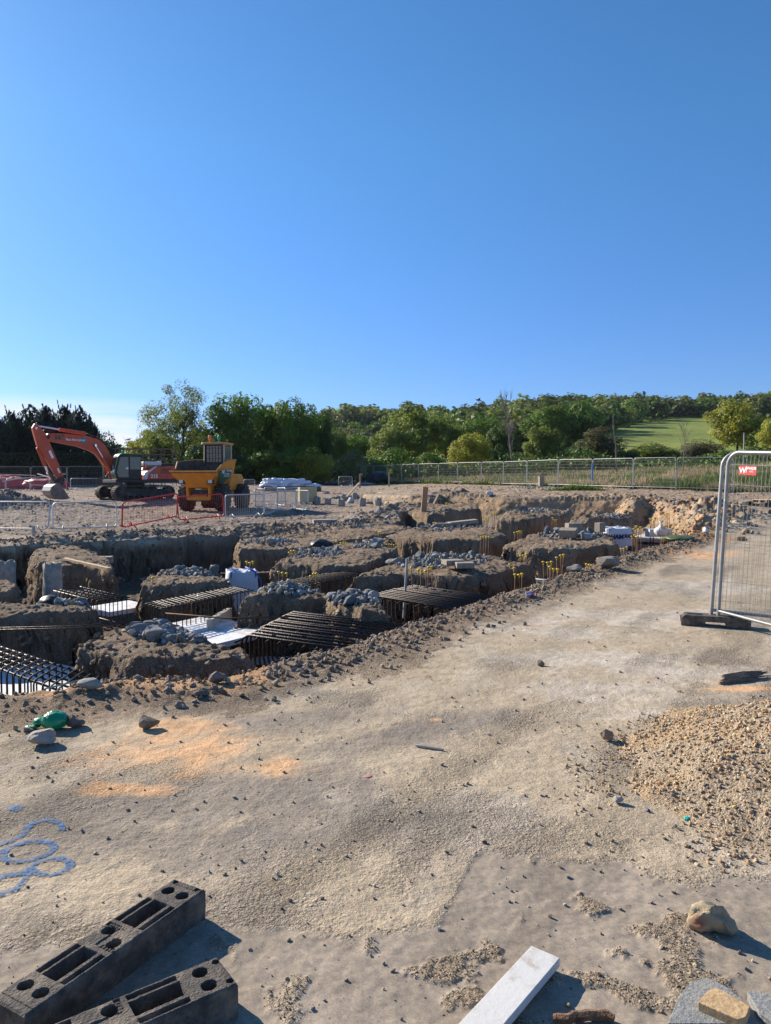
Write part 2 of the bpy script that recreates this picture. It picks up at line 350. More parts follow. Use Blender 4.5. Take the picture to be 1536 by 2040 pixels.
# shoulders, spoil ridges, lumps
lump = fbm(X*4.3, Y*4.3, 3, 41); lump2 = fbm(X*11, Y*11, 2, 43); big = fbm(X*1.1, Y*1.1, 3, 47)
isb = np.zeros_like(Z); isb[sel] = (sis < .35)*1.0*(spit < 0)
Z -= np.where((isl_in > 0), .065*(1-isl_in), 0)
Z += isb*(1-sm(0, .15, depth))*(.045*big+.03*lump+.02*lump2)
nearf = sm(60, 8, Y)
rid = np.exp(-((near_e-.30)/.34)**2)*sm(4.2, 6.0, Y)
ridn = np.clip(.55+.8*big+.5*lump, 0, 1.6)
Z += rid*(.022*ridn+.022*np.abs(lump)+.02*np.clip(lump2, 0, 1))*(1+1.3*sm(9, 13, Y))
lrid = np.exp(-((left_e-.9)/.9)**2)
Z += lrid*(.10+.2*np.clip(big+.3, 0, 1.2)+.06*lump)
rrid = np.exp(-((np.where(depth > .1, 9, farb)-.8)/.9)**2)*sm(18, 24, Y)*sm(8, 11, X)
Z += rrid*(.15*np.clip(big+.4, 0, 1.3)+.08*lump)
flo = (depth > .6)
Z += np.where(flo, .04*lump+.05*big, 0)
site_l = sm(1, -3, X)*sm(20, 26, Y)*(depth < .02)
rut = fbm(X*.35+Y*.05, Y*1.7, 3, 53)
Z += site_l*(.06*rut+.045*lump+.02*lump2)*sm(90, 60, Y); Z += (farstrip := sm(22, 27, Y)*sm(-2, 2, X)*(depth < .02))*(.035*lump+.05*big+.02*lump2)
Z += np.where(depth < .02, 1, 0)*(.007*fbm(X*1.5, Y*1.5, 3, 61))*(1-.5*site_l)
Z += np.where((depth < .02) & (Y < 20), .0035*fbm(X*14, Y*14, 2, 67), 0)
msd = meadow_sd(X, Y); mead = sm(-.3, .8, msd+.5*fbm(X*.8, Y*.8, 2, 71))
Z += mead*(.12*fbm(X*.5, Y*.5, 3, 73)+.05*lump)
# mounds: far-left earth heap, low grey mound, orange heap at right
for px, py, rx, ry, hh in ((-20, 1012, 3.4, 2.4, .95), (600, 1023, 1.25, .7, .16), (1378, 1052, 1.5, 1.0, .38), (1420, 1030, 1.8, 1.2, .45), (585, 1312, .9, .25, .04), (340, 1380, .8, .30, .05), (60, 1400, 1.1, .30, .06), (1190, 1040, 1.6, .9, .2)):
    cx, cy, _ = at(px, py); e = ((X-cx)/rx)**2+((Y-cy)/ry)**2; Z += np.where(depth < .3, hh*np.exp(-e*1.4)*(1+.35*lump+.3*big), 0)
Zb = Z.copy()
# wall crumble: sideways shift with depth-dependent noise
wx = fbm(X*3+Z*2.2, Y*3-Z*2.6, 3, 81); wy = fbm(X*3-Z*2.4, Y*3+Z*2.0, 3, 83)
wz = fbm(X*7+Z*6, Y*7-Z*5.5, 3, 85); wf = np.clip(wallf*1.5, 0, 1); wq = .13*(1-.65*sm(22, 30, Y)); XD = X+wf*(wq*wx+.06*wz); YD = Y+wf*(wq*wy-.05*wz); Z += wf*.015*fbm(X*9, Y*9, 2, 87)
# ---- colours (albedo)
def c3(*c): return np.array(c, float)
col = np.zeros((NY, NX, 4)); rgb = np.zeros((NY, NX, 3))
def mixc(m, c):
    global rgb
    m = np.clip(m, 0, 1)[..., None]; rgb = rgb*(1-m)+np.asarray(c)*m
a1 = fbm(X*.7, Y*.7, 4, 91); a2 = fbm(X*1.9, Y*1.3, 4, 93); a3 = fbm(X*.35, Y*.22, 3, 95); a4 = fbm(X*6, Y*6, 3, 97)
tan, grey, pale, sand, clay = c3(.395, .318, .222), c3(.255, .217, .178), c3(.47, .405, .325), c3(.60, .36, .19), c3(.46, .23, .095)
soil, soild, walls, conc = c3(.24, .175, .12), c3(.16, .118, .083), c3(.30, .213, .14), c3(.29, .24, .187)
rgb[:] = tan
mixc(sm(-.05, .55, a1+.35*a2)*.55, grey)
mixc(sm(.15, .5, a2+.3*a3)*.35*sm(1.5, 3, Y), pale)
def ell(px, py, rx, ry, ang=0.0):
    cx, cy, _ = at(px, py); dx = X-cx; dy = Y-cy; ca, sa = math.cos(ang), math.sin(ang)
    return 1-np.sqrt(((dx*ca+dy*sa)/rx)**2+((-dx*sa+dy*ca)/ry)**2)
def blot(px, py, rx, ry, c, st=1.0, ang=0.0, nz=.7, soft=.55):
    mixc(sm(0, soft, ell(px, py, rx, ry, ang)+nz*(a1*.5+a2*.6+a4*.45))*st, c)
for b in ((1290, 1230, 1.6, .9), (1200, 1370, .9, .45), (1150, 1310, 1.0, .4), (1350, 1340, .9, .35), (1400, 1170, 1.3, .9), (1150, 1265, .7, .5), (1330, 1425, .5, .2), (960, 1250, .6, .4)): blot(*b, pale, .8)
for b in ((430, 1585, .75, .35, .2), (600, 1550, .5, .3), (760, 1480, .8, .22, .4), (560, 1440, .9, .3, .4), (330, 1680, .6, .25), (900, 1440, .7, .2, .5), (120, 1650, .7, .4), (650, 1640, .5, .25), (480, 1390, .8, .3, .6)): blot(b[0], b[1], b[2]*1.1, b[3]*1.3, grey*.86, .7, b[4] if len(b) > 4 else 0)
site = c3(.235, .182, .14)
mixc(site_l, site); mixc(site_l*sm(0, .5, rut), c3(.29, .225, .175)); mixc(site_l*sm(.1, .6, a1), c3(.17, .135, .11))
ctr = sm(-3, 1, X)*sm(22, 28, Y)*(depth < .02)*(1-mead); mixc(ctr*sm(8, 3, X)*.8, c3(.27, .205, .15))
farr = sm(24, 30, Y)*sm(2, 6, X)*(1-mead); mixc(farr*.7, c3(.34, .245, .165)); mixc((farr+ctr)*sm(.0, .5, a4+.6*lump), c3(.22, .16, .11)*1.0); mixc((farr+ctr)*sm(.1, .5, rut)*.6, c3(.40, .30, .2))
# sand spills
for b in ((320, 1372, .85, .30, .35), (470, 1380, .25, .12), (410, 1492, .72, .52, -.15), (540, 1528, .36, .24), (350, 1450, .40, .32, .3), (230, 1572, .2, .12), (870, 1435, .06, .05), (300, 1575, .2, .10), (1420, 1105, 1.5, .5, .5), (1330, 1100, 1.2, .35, .7), (1480, 1372, .5, .10), (530, 1310, .5, .25, .7)): blot(b[0], b[1], b[2], b[3], sand, .95, b[4] if len(b) > 4 else 0, .75, .7)
# loose spoil on the near edge
sp = sm(1.15, .25, near_e+.5*a1+.25*a4)*sm(4.0, 5.2, Y)
mixc(sp*.9, soil*1.15); mixc(sp*sm(.1, .5, a4), soild*1.2); mixc(sp*sm(.3, .8, lump2)*.5, tan)
for b in ((560, 1308, .75, .24, .75), (720, 1262, .6, .22, .75), (480, 1335, .4, .2, .5), (310, 1372, 1.05, .5, .3), (1360, 1060, 1.6, .9, .6), (1390, 1075, 1.2, .4), (800, 1272, 1.1, .42, .7), (900, 1235, .9, .35, .8), (620, 1322, .5, .2, .6), (150, 1420, .8, .35, .3)): blot(b[0], b[1], b[2], b[3], soil*1.25 if b[0] in (800, 900, 620, 150) else clay*1.15 if b[1] < 1345 else sand, .95, b[4] if len(b) > 4 else 0, .5, .35)
mixc(lrid*.8, soild*1.25)
# tops of the earth blocks, walls, trench floor
isbm = isb*(depth < .35); mixc(isbm, soil*1.12); mixc(isbm*sm(-.25, .3, a2), c3(.33, .25, .175)); mixc(isbm*sm(.1, .6, a4+a1), soild*1.3)
rightw = sm(-1.5, 7, X)*sm(12, 23, Y)
wl = sm(.06, .25, depth)
wcol = walls*(1-.75*0)*np.ones_like(rgb); wcol = wcol*(.92+.08*rightw[..., None]); wcol = wcol+rightw[..., None]*c3(.13, .085, .04)
vv = fbm((X-Y)*1.7+Z*2.2, Z*4.5+(X+Y)*.8, 4, 99); st_ = fbm(depth*5.5+.8*a1, X*.25+Y*.2, 3, 98); v3 = fbm((XD+YD)*5+Z*7, (XD-YD)*4-Z*9, 3, 96)
wcol = wcol*1.15*(1+.32*vv+.30*st_+.28*v3)[..., None]; lay = sm(.10, .35, st_)[..., None]; wcol = wcol*(1-.4*lay)+c3(.27, .205, .145)*.4*lay
m_ = wl[..., None]; rgb = rgb*(1-m_)+wcol*m_
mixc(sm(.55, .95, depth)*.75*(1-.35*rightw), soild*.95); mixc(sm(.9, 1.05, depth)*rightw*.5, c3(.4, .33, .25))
mixc(rrid*.7, c3(.3, .21, .13)); mixc(rrid*sm(.2, .6, a2)*.7, clay)
# grass beyond the fence
gr1, gr2, gr3 = c3(.10, .125, .035), c3(.235, .20, .10), c3(.07, .10, .03)
gm = fbm(X*.25, Y*.12, 3, 103)
mixc(mead, gr2); mixc(mead*sm(-.15, .35, gm+.2*a1), gr1); mixc(mead*sm(.2, .6, a1), gr3)
# concrete slab showing near the camera
yb = 2.62+.55*sm(.15, .45, X)-.25*sm(.95, 1.25, X)+.0*X-.12*sm(-.9, -1.2, X)
cmk = sm(-.03, .05, yb-Y+.10*a2+.05*a4)
crumb = sm(.26, .6, fbm(X*3.2, Y*3.2, 4, 107)+.05+.25*a4)*cmk
for b in ((890, 1930, .13, .14, .3), (960, 1900, .12, .05), (930, 1985, .10, .08), (1330, 1935, .22, .07, -.6), (1240, 1970, .25, .05, -.5), (1190, 1800, .12, .1), (1290, 2000, .14, .04, -.4)):
    crumb = np.maximum(crumb, cmk*sm(0, .5, ell(b[0], b[1], b[2]*.85, b[3]*.85, b[4] if len(b) > 4 else 0)+.7*a4+.5*fbm(X*15, Y*15, 3, 109)))
crumb *= 1-.8*sm(.1, .0, np.abs(X-.35)-.12)*sm(2.75, 2.85, Y)
mixc(cmk, conc); mixc(cmk*sm(-.1, .5, a2)*.4, conc*.88); mixc(cmk*sm(.1, .6, a4)*.22, conc*1.12); mixc(crumb*.6, c3(.37, .285, .19))
Z += crumb*(.0045+.004*np.clip(fbm(X*30, Y*30, 2, 111), -1, 1)); Z -= cmk*(1-crumb)*.004
rgb *= (1+.10*a4[..., None])
track = fbm((X*.835-Y*.55)*2.4+.3*a1, (X*.55+Y*.835)*.22, 3, 113)*(near_e > .8); rgb *= (1+.07*sm(-.1, .5, track)-.10*sm(.0, .5, -track))[..., None]
alpha = .45+.55*sm(-.3, .35, a1+.5*a2-.5*sm(-.3, .4, track)); alpha = np.where(cmk > .01, 1-cmk*(1-crumb)*.93, alpha); alpha *= 1-.6*mead; alpha = np.where(depth > .08, 1.0+.9*sm(.08, .3, depth), alpha); alpha = np.where((sp > .3) | (isbm > .3), np.maximum(alpha, 1.35), alpha)
col[..., :3] = np.clip(rgb, .01, .9); col[..., 3] = alpha
V = np.stack([XD, YD, Z], -1).reshape(-1, 3)
idx = np.arange(NY*NX).reshape(NY, NX)
F = np.stack([idx[:-1, :-1], idx[:-1, 1:], idx[1:, 1:], idx[1:, :-1]], -1).reshape(-1, 4)
ground = tag(mesh_np('ground', V, F, M_ground, col.reshape(-1, 4), smooth=True), kind='structure')
# the yard behind the photographer
VB = np.array([(-25, -25, -.004), (25, -25, -.004), (25, .4, -.004), (-25, .4, -.004)]); CB = np.tile([*(tan*.85), 1], (4, 1))
tag(mesh_np('yard', VB, np.array([[0, 1, 2, 3]]), M_ground, CB), kind='structure')
def hz(x, y):
    y = min(max(y, .41), 102); j = int(np.searchsorted(yrow, y))-1; t = x/y; i = int(np.clip(np.searchsorted(tcol, t)-1, 0, NX-2))
    fy = (y-yrow[j])/(yrow[j+1]-yrow[j]); fx = float(np.clip((t-tcol[i])/(tcol[i+1]-tcol[i]), 0, 1))
    return float((Z[j, i]*(1-fx)+Z[j, i+1]*fx)*(1-fy)+(Z[j+1, i]*(1-fx)+Z[j+1, i+1]*fx)*fy)
def hzv(x, y):
    j = np.clip(np.searchsorted(yrow, y)-1, 0, NY-2); i = np.clip(np.searchsorted(tcol, x/y)-1, 0, NX-2); return Z[j, i]
def gp(px, d):                                     # ground point under image column px at distance d
    x = (px-768)/FPX*d; return Vector((x, d, hz(x, d)))
def gr(px, py, dz=0):
    x, y, _ = at(px, py, dz); return Vector((x, y, hz(x, y)))
# ------------------------------------------------------------------ hills behind
EP = np.array([-1200, 200, 420, 560, 690, 760, 900, 1040, 1200, 1536, 2600]); EE = np.array([.015, .02, .04, .070, .092, .086, .090, .100, .106, .108, .10])
def hillz(t, y):
    E = np.interp(t*FPX+768, EP, EE); g0 = G(t*100, np.full_like(t, 100.)); s = np.clip((y-100)/350, 0, None); s1 = np.clip(s, 0, 1)**1.2
    z = g0*(1-s1)+E*450*s1; return np.where(y > 450, E*(450+(y-450)*.55), z)
th = np.linspace(-1.2, 1.3, 220); yh = np.concatenate([np.linspace(99, 480, 120), np.linspace(490, 760, 14)])
TH, YH = np.meshgrid(th, yh); ZH = hillz(TH, YH)-.12+.5*fbm(TH*8, YH*.02, 3, 121)*sm(110, 200, YH)
XH = TH*YH; ch = np.ones((*TH.shape, 4)); fld = fbm(XH*.02, YH*.02, 3, 123)[..., None]
ch[..., :3] = c3(.16, .20, .028)*(1+.25*fld)+np.clip(fbm(XH*.01, YH*.06, 3, 125), 0, 1)[..., None]*c3(.09, .06, .02)
ih = np.arange(TH.size).reshape(TH.shape); FH = np.stack([ih[:-1, :-1], ih[:-1, 1:], ih[1:, 1:], ih[1:, :-1]], -1).reshape(-1, 4)
M_hill = attr_mat('hill_grass', .95, .75, 1.2, .35, .3, 1.5, bdist=.3)
tag(mesh_np('hills', np.stack([XH, YH, ZH], -1).reshape(-1, 3), FH, M_hill, ch.reshape(-1, 4), smooth=True), kind='structure')
# ------------------------------------------------------------------ stones
RNG = np.random.RandomState(5); random.seed(5)
def ico(sub):
    bm = bmesh.new(); bmesh.ops.create_icosphere(bm, subdivisions=sub, radius=1); bm.verts.ensure_lookup_table()
    v = np.array([p.co[:] for p in bm.verts]); f = np.array([[q.index for q in p.verts] for p in bm.faces]); bm.free(); return v, f
ICO = {i: ico(i) for i in (1, 2, 3, 4)}
def rock_shape(seed, sub=2, planes=9, squash=.7, rough=.1):
    r = np.random.RandomState(seed); v = ICO[sub][0].copy()
    for i in range(planes):
        n = r.randn(3); n /= np.linalg.norm(n); d = r.uniform(.45, .85); k = v@n-d; v = v-np.where(k > 0, k, 0)[:, None]*n
    v = v+rough*np.stack([pn(v[:, 0]*2.3+v[:, 2], v[:, 1]*2.3+v[:, 2]*1.3, seed+i) for i in range(3)], -1)
    v *= np.array([1, r.uniform(.65, .95), squash*r.uniform(.75, 1.1)]); return v
ROCKS = {s: [rock_shape(100*s+i, s) for i in range(10)] for s in (1, 2, 3)}
def rot_rand(n, r):
    q = r.randn(n, 4); q /= np.linalg.norm(q, axis=1)[:, None]; w, x, y, z = q.T
    return np.stack([np.stack([1-2*(y*y+z*z), 2*(x*y-z*w), 2*(x*z+y*w)], -1), np.stack([2*(x*y+z*w), 1-2*(x*x+z*z), 2*(y*z-x*w)], -1), np.stack([2*(x*z-y*w), 2*(y*z+x*w), 1-2*(x*x+y*y)], -1)], 1)
def heap_mesh(name, pos, size, cols, sub=1, seed=0, parent=None):
    r = np.random.RandomState(seed); n = len(pos); R = rot_rand(n, r); pick = r.randint(0, 10, n); base = np.stack(ROCKS[sub])[pick]
    v = np.einsum('nij,nkj->nki', R, base)*np.asarray(size)[:, None, None]+np.asarray(pos)[:, None, :]
    f = ICO[sub][1][None]+(np.arange(n)*base.shape[1])[:, None, None]
    c = np.ones((n, base.shape[1], 4)); c[..., :3] = np.asarray(cols)[:, None, :]
    return mesh_np(name, v.reshape(-1, 3), f.reshape(-1, 3), M_rock, c.reshape(-1, 4), parent)
def rock_mesh(name, seed, sub, colr, r=None):
    v = ROCKS[sub][seed % 10] if r is None else r; c = np.ones((len(v), 4)); c[:, :3] = colr
    o = mesh_np(name, v, ICO[sub][1], M_rock, c); return o
BLUEGREY = [(.19, .20, .203), (.25, .258, .256), (.15, .16, .165), (.32, .32, .305), (.24, .232, .215)]
TANS = [(.36, .27, .17), (.45, .36, .25), (.30, .22, .14), (.5, .44, .35), (.22, .17, .12), (.26, .25, .24)]
# grey broken concrete on the earth blocks: big lumps are things, the small stuff is one heap each
proto_lump = []
for i in range(8):
    o = rock_mesh('concrete_lump', i, 2, BLUEGREY[i % 5]); o.scale = (.01,)*3; o.location = (0, -20, -1); proto_lump.append(o)
used_l = [False]*8
RUB = [  # px, py, half width px, half height px, big lumps, where
    (620, 1102, 62, 10, 8, 'earth block left of the centre, below the black sheeting'), (735, 1087, 34, 7, 3, 'long earth block with three caps standing on it'),
    (870, 1118, 105, 15, 15, 'largest flat-topped earth block in the middle of the pit'), (705, 1190, 62, 10, 12, 'front edge of the block between the two big cages'),
    (575, 1172, 62, 8, 5, 'back corner of the block behind the nearest cage'), (335, 1262, 78, 16, 15, 'front left earth block with the widest rubble heap'),
    (130, 1196, 62, 8, 7, 'left earth block beside the black bundle'), (375, 1140, 60, 7, 6, 'earth block beside the blue-strapped white bag'),
    (535, 1080, 60, 7, 4, 'dark spur of earth under the left bank'), (860, 1053, 62, 7, 5, 'earth block in front of the brown board'), (930, 1044, 66, 8, 6, 'flat slabs behind the middle blocks'),
    (895, 1024, 60, 7, 5, 'far block to the right of the brown board'), (1075, 1019, 72, 5, 5, 'far right block with the long rubble strip'), (1000, 1004, 34, 5, 3, 'far block under the sunlit bank'),
    (1135, 1067, 74, 9, 9, 'right earth block in front of the printed bag'), (1205, 1030, 46, 5, 3, 'dark mound behind the printed bag'), (755, 1032, 62, 8, 4, 'far rubble slope left of the brown board'),
    (690, 1048, 60, 6, 3, 'left bank beyond the dark spur'), (1060, 972, 50, 4, 4, 'foot of the far fence'), (1412, 1020, 34, 8, 5, 'right bank by the black sheet')]
for ri, (px, py, hw, hh, nb, where) in enumerate(RUB):
    pos, sz, cl = [], [], []; r = np.random.RandomState(200+ri); n = 260 if py > 1100 else 150
    cx, cy, _ = at(px, py)
    for i in range(n):
        a = r.uniform(0, 2*np.pi); q = r.rand()**.6
        x, y, _ = at(px+hw*q*math.cos(a), py+hh*q*math.sin(a)); s = r.uniform(.018, .055)*(1+.4*(1-q)); z = hz(x, y)
        pos.append((x, y, z+s*.4+(1-q)**1.2*.09*r.rand())); sz.append(s*1.25); c = np.array(BLUEGREY[r.randint(5)])*r.uniform(.75, 1.25)
        cl.append(c if r.rand() > .2 else np.array(TANS[r.randint(6)])*.8)
    o = tag(heap_mesh('rubble', pos, sz, cl, 1, ri), 'small grey rubble spread over the '+where, 'rubble', 'rubble heaps on the earth blocks', 'stuff')
    for i in range(nb):
        a = r.uniform(0, 2*np.pi); q = r.rand()**.7*.9; x, y, _ = at(px+hw*q*math.cos(a), py+hh*q*math.sin(a)); s = r.uniform(.07, .13)*(1.25 if cy > 18 else 1)
        k = (ri*3+i) % 8; o = proto_lump[k] if not used_l[k] else dup(proto_lump[k]); used_l[k] = True
        o.location = (x, y, hz(x, y)+s*.45+.06*(1-q)); o.rotation_euler = r.uniform(-.5, .5, 3)+np.array([0, 0, r.uniform(0, 6)]); o.scale = (s*1.2, s, s)
        tag(o, 'grey broken concrete lump on the '+where, 'concrete lump', 'concrete lumps on the '+where)
# loose clods along the near edge and on the left bank
def clods(name, label, pts, n, spread, szr, cols, seed, zoff=.3):
    r = np.random.RandomState(seed); pts = np.array(pts); seg = np.linalg.norm(np.diff(pts, axis=0), axis=1); cum = np.concatenate([[0], np.cumsum(seg)])
    u = r.rand(n)*cum[-1]; x = np.interp(u, cum, pts[:, 0]); y = np.interp(u, cum, pts[:, 1]); x = x+r.randn(n)*spread; y = y+r.randn(n)*spread
    s = szr[0]+(szr[1]-szr[0])*r.rand(n)**3; z = hzv(x, y)+s*zoff; c = np.array(cols)[r.randint(0, len(cols), n)]*r.uniform(.75, 1.2, (n, 1))
    return tag(heap_mesh(name, np.stack([x, y, z], -1), s, c, 1, seed), label, 'spoil', None, 'stuff')
SOILC = [(.25, .185, .13), (.19, .14, .10), (.31, .235, .165), (.25, .225, .195)]
nearoff = [(x+.12, y-.22) for x, y in NEAR[2:]]
clods('loose_spoil', 'loose brown clods and stones along the near edge of the pit', nearoff, 6500, .30, (.005, .042), SOILC, 301)
clods('loose_spoil', 'dark crumbled earth heaped along the left bank of the pit', [(p[0]-.3, p[1]+1.0) for p in FARL[4:]], 4200, .8, (.015, .085), [tuple(np.array(c)*.8) for c in SOILC], 302)
clods('loose_spoil', 'brown and orange lumps tipped on the right end of the pit', RIGHT[:5], 900, .8, (.03, .17), SOILC+[(.38, .2, .1)], 303)
wsel = np.flatnonzero((wallf > .25).ravel() & (np.abs(tcol)[None, :].repeat(NY, 0).ravel() < .62) & (Y.ravel() < 42)); r = np.random.RandomState(350); wsel = r.choice(wsel, 9000, p=(1/Y.ravel()[wsel])/np.sum(1/Y.ravel()[wsel])); s = (.010+.055*r.rand(9000)**3)*(1+.02*Y.ravel()[wsel])
tag(heap_mesh('loose_spoil', V[wsel], s, np.array(SOILC)[r.randint(0, 4, 9000)]*r.uniform(.6, 1.0, (9000, 1)), 1, 351), 'earth clods and stones sticking out of the trench sides', 'spoil', None, 'stuff')
for i, isl in enumerate(ISL[:10]):
    clods('loose_spoil', 'crumbs of earth around the rim of the '+RUB[[4, 5, 6, 7, 2, 0, 8, 9, 14, 17][i]][5], isl+[isl[0]], 380, .16, (.01, .06), SOILC, 320+i)
r = np.random.RandomState(360); n = 9000; y = r.uniform(23.5, 66, n); x = r.uniform(-.58, .56, n)*y; k = (sdpoly(x, y, PIT) > .1) & (meadow_sd(x, y) < -.3) & (fbm(x*.25, y*.5, 3, 361)+.5*r.rand(n) > .1); x, y = x[k], y[k]; s = .018+.075*r.rand(len(x))**3
tag(heap_mesh('loose_spoil', np.stack([x, y, hzv(x, y)+s*.3], -1), s, np.array(SOILC)[r.randint(0, 4, len(x))]*r.uniform(.7, 1.15, (len(x), 1)), 1, 362), 'earth crumbs and stones strewn over the rough ground round the machines and along the far rim', 'spoil', None, 'stuff')
# crumbs, grit and small stones on the near ground (countless) + the larger single stones
r = np.random.RandomState(9); n = 3600; d = 1/(1/2.0-r.rand(n)*(1/2.0-1/13.)); t = r.uniform(-.62, .62, n); x, y = t*d, d
dens = fbm(x*1.3, y*1.3, 3, 401); keep = (dens+r.rand(n)*.9 > .25); inpit = sdpoly(x, y, PIT) < .1; keep &= ~inpit; keep &= (y > 2.75) | (r.rand(n) < .35); x, y = x[keep], y[keep]
s = .0022+.0085*r.rand(len(x))**4*(1+.06*y); s *= np.clip(y/3, 1, 2.2)**.5
c = np.array(TANS+[(.16, .13, .1), (.2, .165, .13)])[r.randint(0, 8, len(x))]
tag(heap_mesh('grit', np.stack([x, y, hzv(x, y)+s*.3], -1), s, c, 1, 5), 'fine grit and crumbs scattered over the dusty near ground', 'grit', None, 'stuff')
cy_, cx_ = np.nonzero((crumb > .38) & (np.abs(tcol)[None, :] < .6) & (Y < 4)); r = np.random.RandomState(92); k = r.choice(len(cy_), 6000); x = X[cy_[k], cx_[k]]+r.randn(6000)*.006; y = Y[cy_[k], cx_[k]]+r.randn(6000)*.006
s = .0014+.0042*r.rand(6000)**2.5; c = np.array(TANS[:5]+[(.34, .27, .18)])[r.randint(0, 6, 6000)]*r.uniform(.7, 1.1, (6000, 1))
tag(heap_mesh('crumbs', np.stack([x, y, hzv(x, y)+s*.4], -1), s, c, 1, 93), 'dry earth crumbs lying in patches on the smooth concrete', 'crumbs', None, 'stuff')
stone_p = []
for i in range(6):
    o = rock_mesh('small_stone', i, 2, [(.26, .2, .15), (.38, .3, .21), (.19, .155, .12), (.46, .4, .32), (.32, .25, .18), (.24, .22, .2)][i]); stone_p.append(o)
fixed = [(785, 1297), (1166, 1680), (1325, 1672), (1077, 1585), (608, 1678), (525, 1710), (480, 1716), (1298, 1798), (1095, 1827), (1092, 1862), (738, 1903), (765, 1920), (783, 1935), (1230, 1455), (1180, 1488), (1075, 1420), (1150, 1535), (1152, 1568), (860, 1510), (880, 1525), (945, 1517), (975, 1465), (990, 1480), (1020, 1320), (600, 1460), (565, 1540), (615, 1555), (775, 1635), (640, 1640), (1075, 1645), (840, 1675), (1215, 1695), (965, 1680), (1330, 1810), (255, 1615), (268, 1638), (215, 1670), (205, 1800), (55, 1770), (190, 1700), (330, 1780), (480, 1618), (240, 1545), (110, 1540), (75, 1510), (215, 1505), (345, 1430), (360, 1478), (225, 1480), (1235, 1340), (1390, 1325), (1290, 1360), (900, 1390), (700, 1355), (620, 1400), (560, 1420), (1065, 1455), (1120, 1460), (1460, 1860), (1400, 1860), (1485, 1930), (1130, 2000), (1020, 1775), (875, 1850), (455, 1480), (700, 1700), (890, 1700), (745, 1790), (560, 1810), (1130, 1745)]
for i, (px, py) in enumerate(fixed+[(random.uniform(20, 1500), random.uniform(1330, 1760)) for _ in range(24)]):
    x, y, _ = at(px, py)
    if sdpoly(np.array([x]), np.array([y]), PIT)[0] < .15: continue
    s = random.uniform(.006, .013)*(y/3)**.45; o = stone_p[i] if i < 6 else dup(stone_p[i % 6]); o.location = (x, y, hz(x, y)+s*.5); o.scale = (s*1.2, s, s); o.rotation_euler = (random.uniform(-.4, .4), random.uniform(-.4, .4), random.uniform(0, 6))
    tag(o, 'small loose stone lying on the dusty near ground', 'stone', 'small stones on the near ground')
def big_rock(name, px, py, size, sub, seed, colr, label, cat='stone', planes=9, squash=.75, rz=0.0, rough=.12, sink=.75):
    v = rock_shape(seed, sub, planes, squash, rough)
    if sub >= 4:
        for kk, am in ((6, .035), (14, .016), (30, .008)): v = v*(1+am*(fbm(v[:, 0]*kk*.5+v[:, 2]*2, v[:, 1]*kk*.5-v[:, 2]*2, 3, seed+7))[:, None])
    c = np.ones((len(v), 4)); c[:, :3] = np.array(colr)*(1+.25*fbm(v[:, 0]*2, v[:, 1]*2+v[:, 2], 3, seed)[:, None])
    if name == 'boulder': m = sm(.42, .1, np.linalg.norm(v-np.array([-.72, -.35, .05]), axis=1))[:, None]; c[:, :3] = c[:, :3]*(1-m)+np.array([.42, .17, .09])*m
    o = mesh_np(name, v, ICO[sub][1], M_rock, c, smooth=sub >= 4); p = gr(px, py); o.location = p+Vector((0, 0, size*squash*sink)); o.scale = (size,)*3; o.rotation_euler = (0, 0, rz)
    return tag(o, label, cat)
big_rock('boulder', 1420, 1852, .093, 4, 32, (.46, .375, .25), 'largest tan stone with a reddish end, alone on the smooth concrete at lower right', 'boulder', 6, .86, 0, .22, .55)
big_rock('stone', 1211, 1478, .058, 3, 12, (.33, .25, .19), 'round brown stone alone left of the gravel heap', squash=.95)
big_rock('stone', 297, 1450, .085, 2, 13, (.25, .2, .15), 'angular brown stone on the near rim of the orange sand', squash=.75)
big_rock('stone', 88, 1482, .10, 3, 14, (.44, .39, .33), 'pale stone below the green plastic bag', squash=.6)
big_rock('stone', 148, 1449, .085, 2, 15, (.22, .17, .14), 'dark stone right beside the green plastic bag', squash=.7)
big_rock('stone', 180, 1395, .11, 2, 16, (.40, .37, .33), 'pale flat stone on the spoil at the left end of the pit edge', squash=.5)
big_rock('stone', 203, 1350, .13, 2, 17, (.3, .31, .31), 'grey stone beside the end of the front left cage', squash=.7)
big_rock('stone', 433, 1368, .085, 2, 18, (.24, .2, .17), 'squarish brown stone beside the two pale rods', squash=.9)
big_rock('stone', 398, 1397, .06, 2, 19, (.2, .16, .13), 'brown stone in front of the orange sand ramp', squash=.6)
big_rock('stone', 1077, 1326, .045, 2, 20, (.27, .22, .17), 'small angular stone alone on the open ground in the middle right', squash=.8)
big_rock('stone', 1212, 1137, .22, 2, 21, (.27, .24, .2), 'wedge of broken concrete on the right pit edge', 'stone', 5, .7)
big_rock('stone', 1143, 1142, .16, 2, 22, (.38, .33, .27), 'pale slab of stone between two clusters of yellow caps', 'stone', 5, .5)
big_rock('stone', 745, 1192, .10, 2, 23, (.35, .34, .32), 'pale block at the right end of the rubble between the big cages', 'stone', 5, .9)
big_rock('stone', 600, 1162, .12, 3, 24, (.55, .53, .5), 'white stone on the back corner of the centre block', 'stone', 6, .6)
big_rock('stone', 975, 986, .22, 3, 25, (.6, .58, .57), 'white lump on the rim below the far bank', 'stone', 6, .6)
big_rock('stone', 698, 1003, .28, 2, 26, (.5, .49, .48), 'white lump among the far concrete pile heads', 'stone', 6, .8)
big_rock('stone', 1232, 1600, .045, 2, 27, (.45, .42, .36), 'white chip standing left of the gravel heap', 'stone', 16, .5, 1.1)
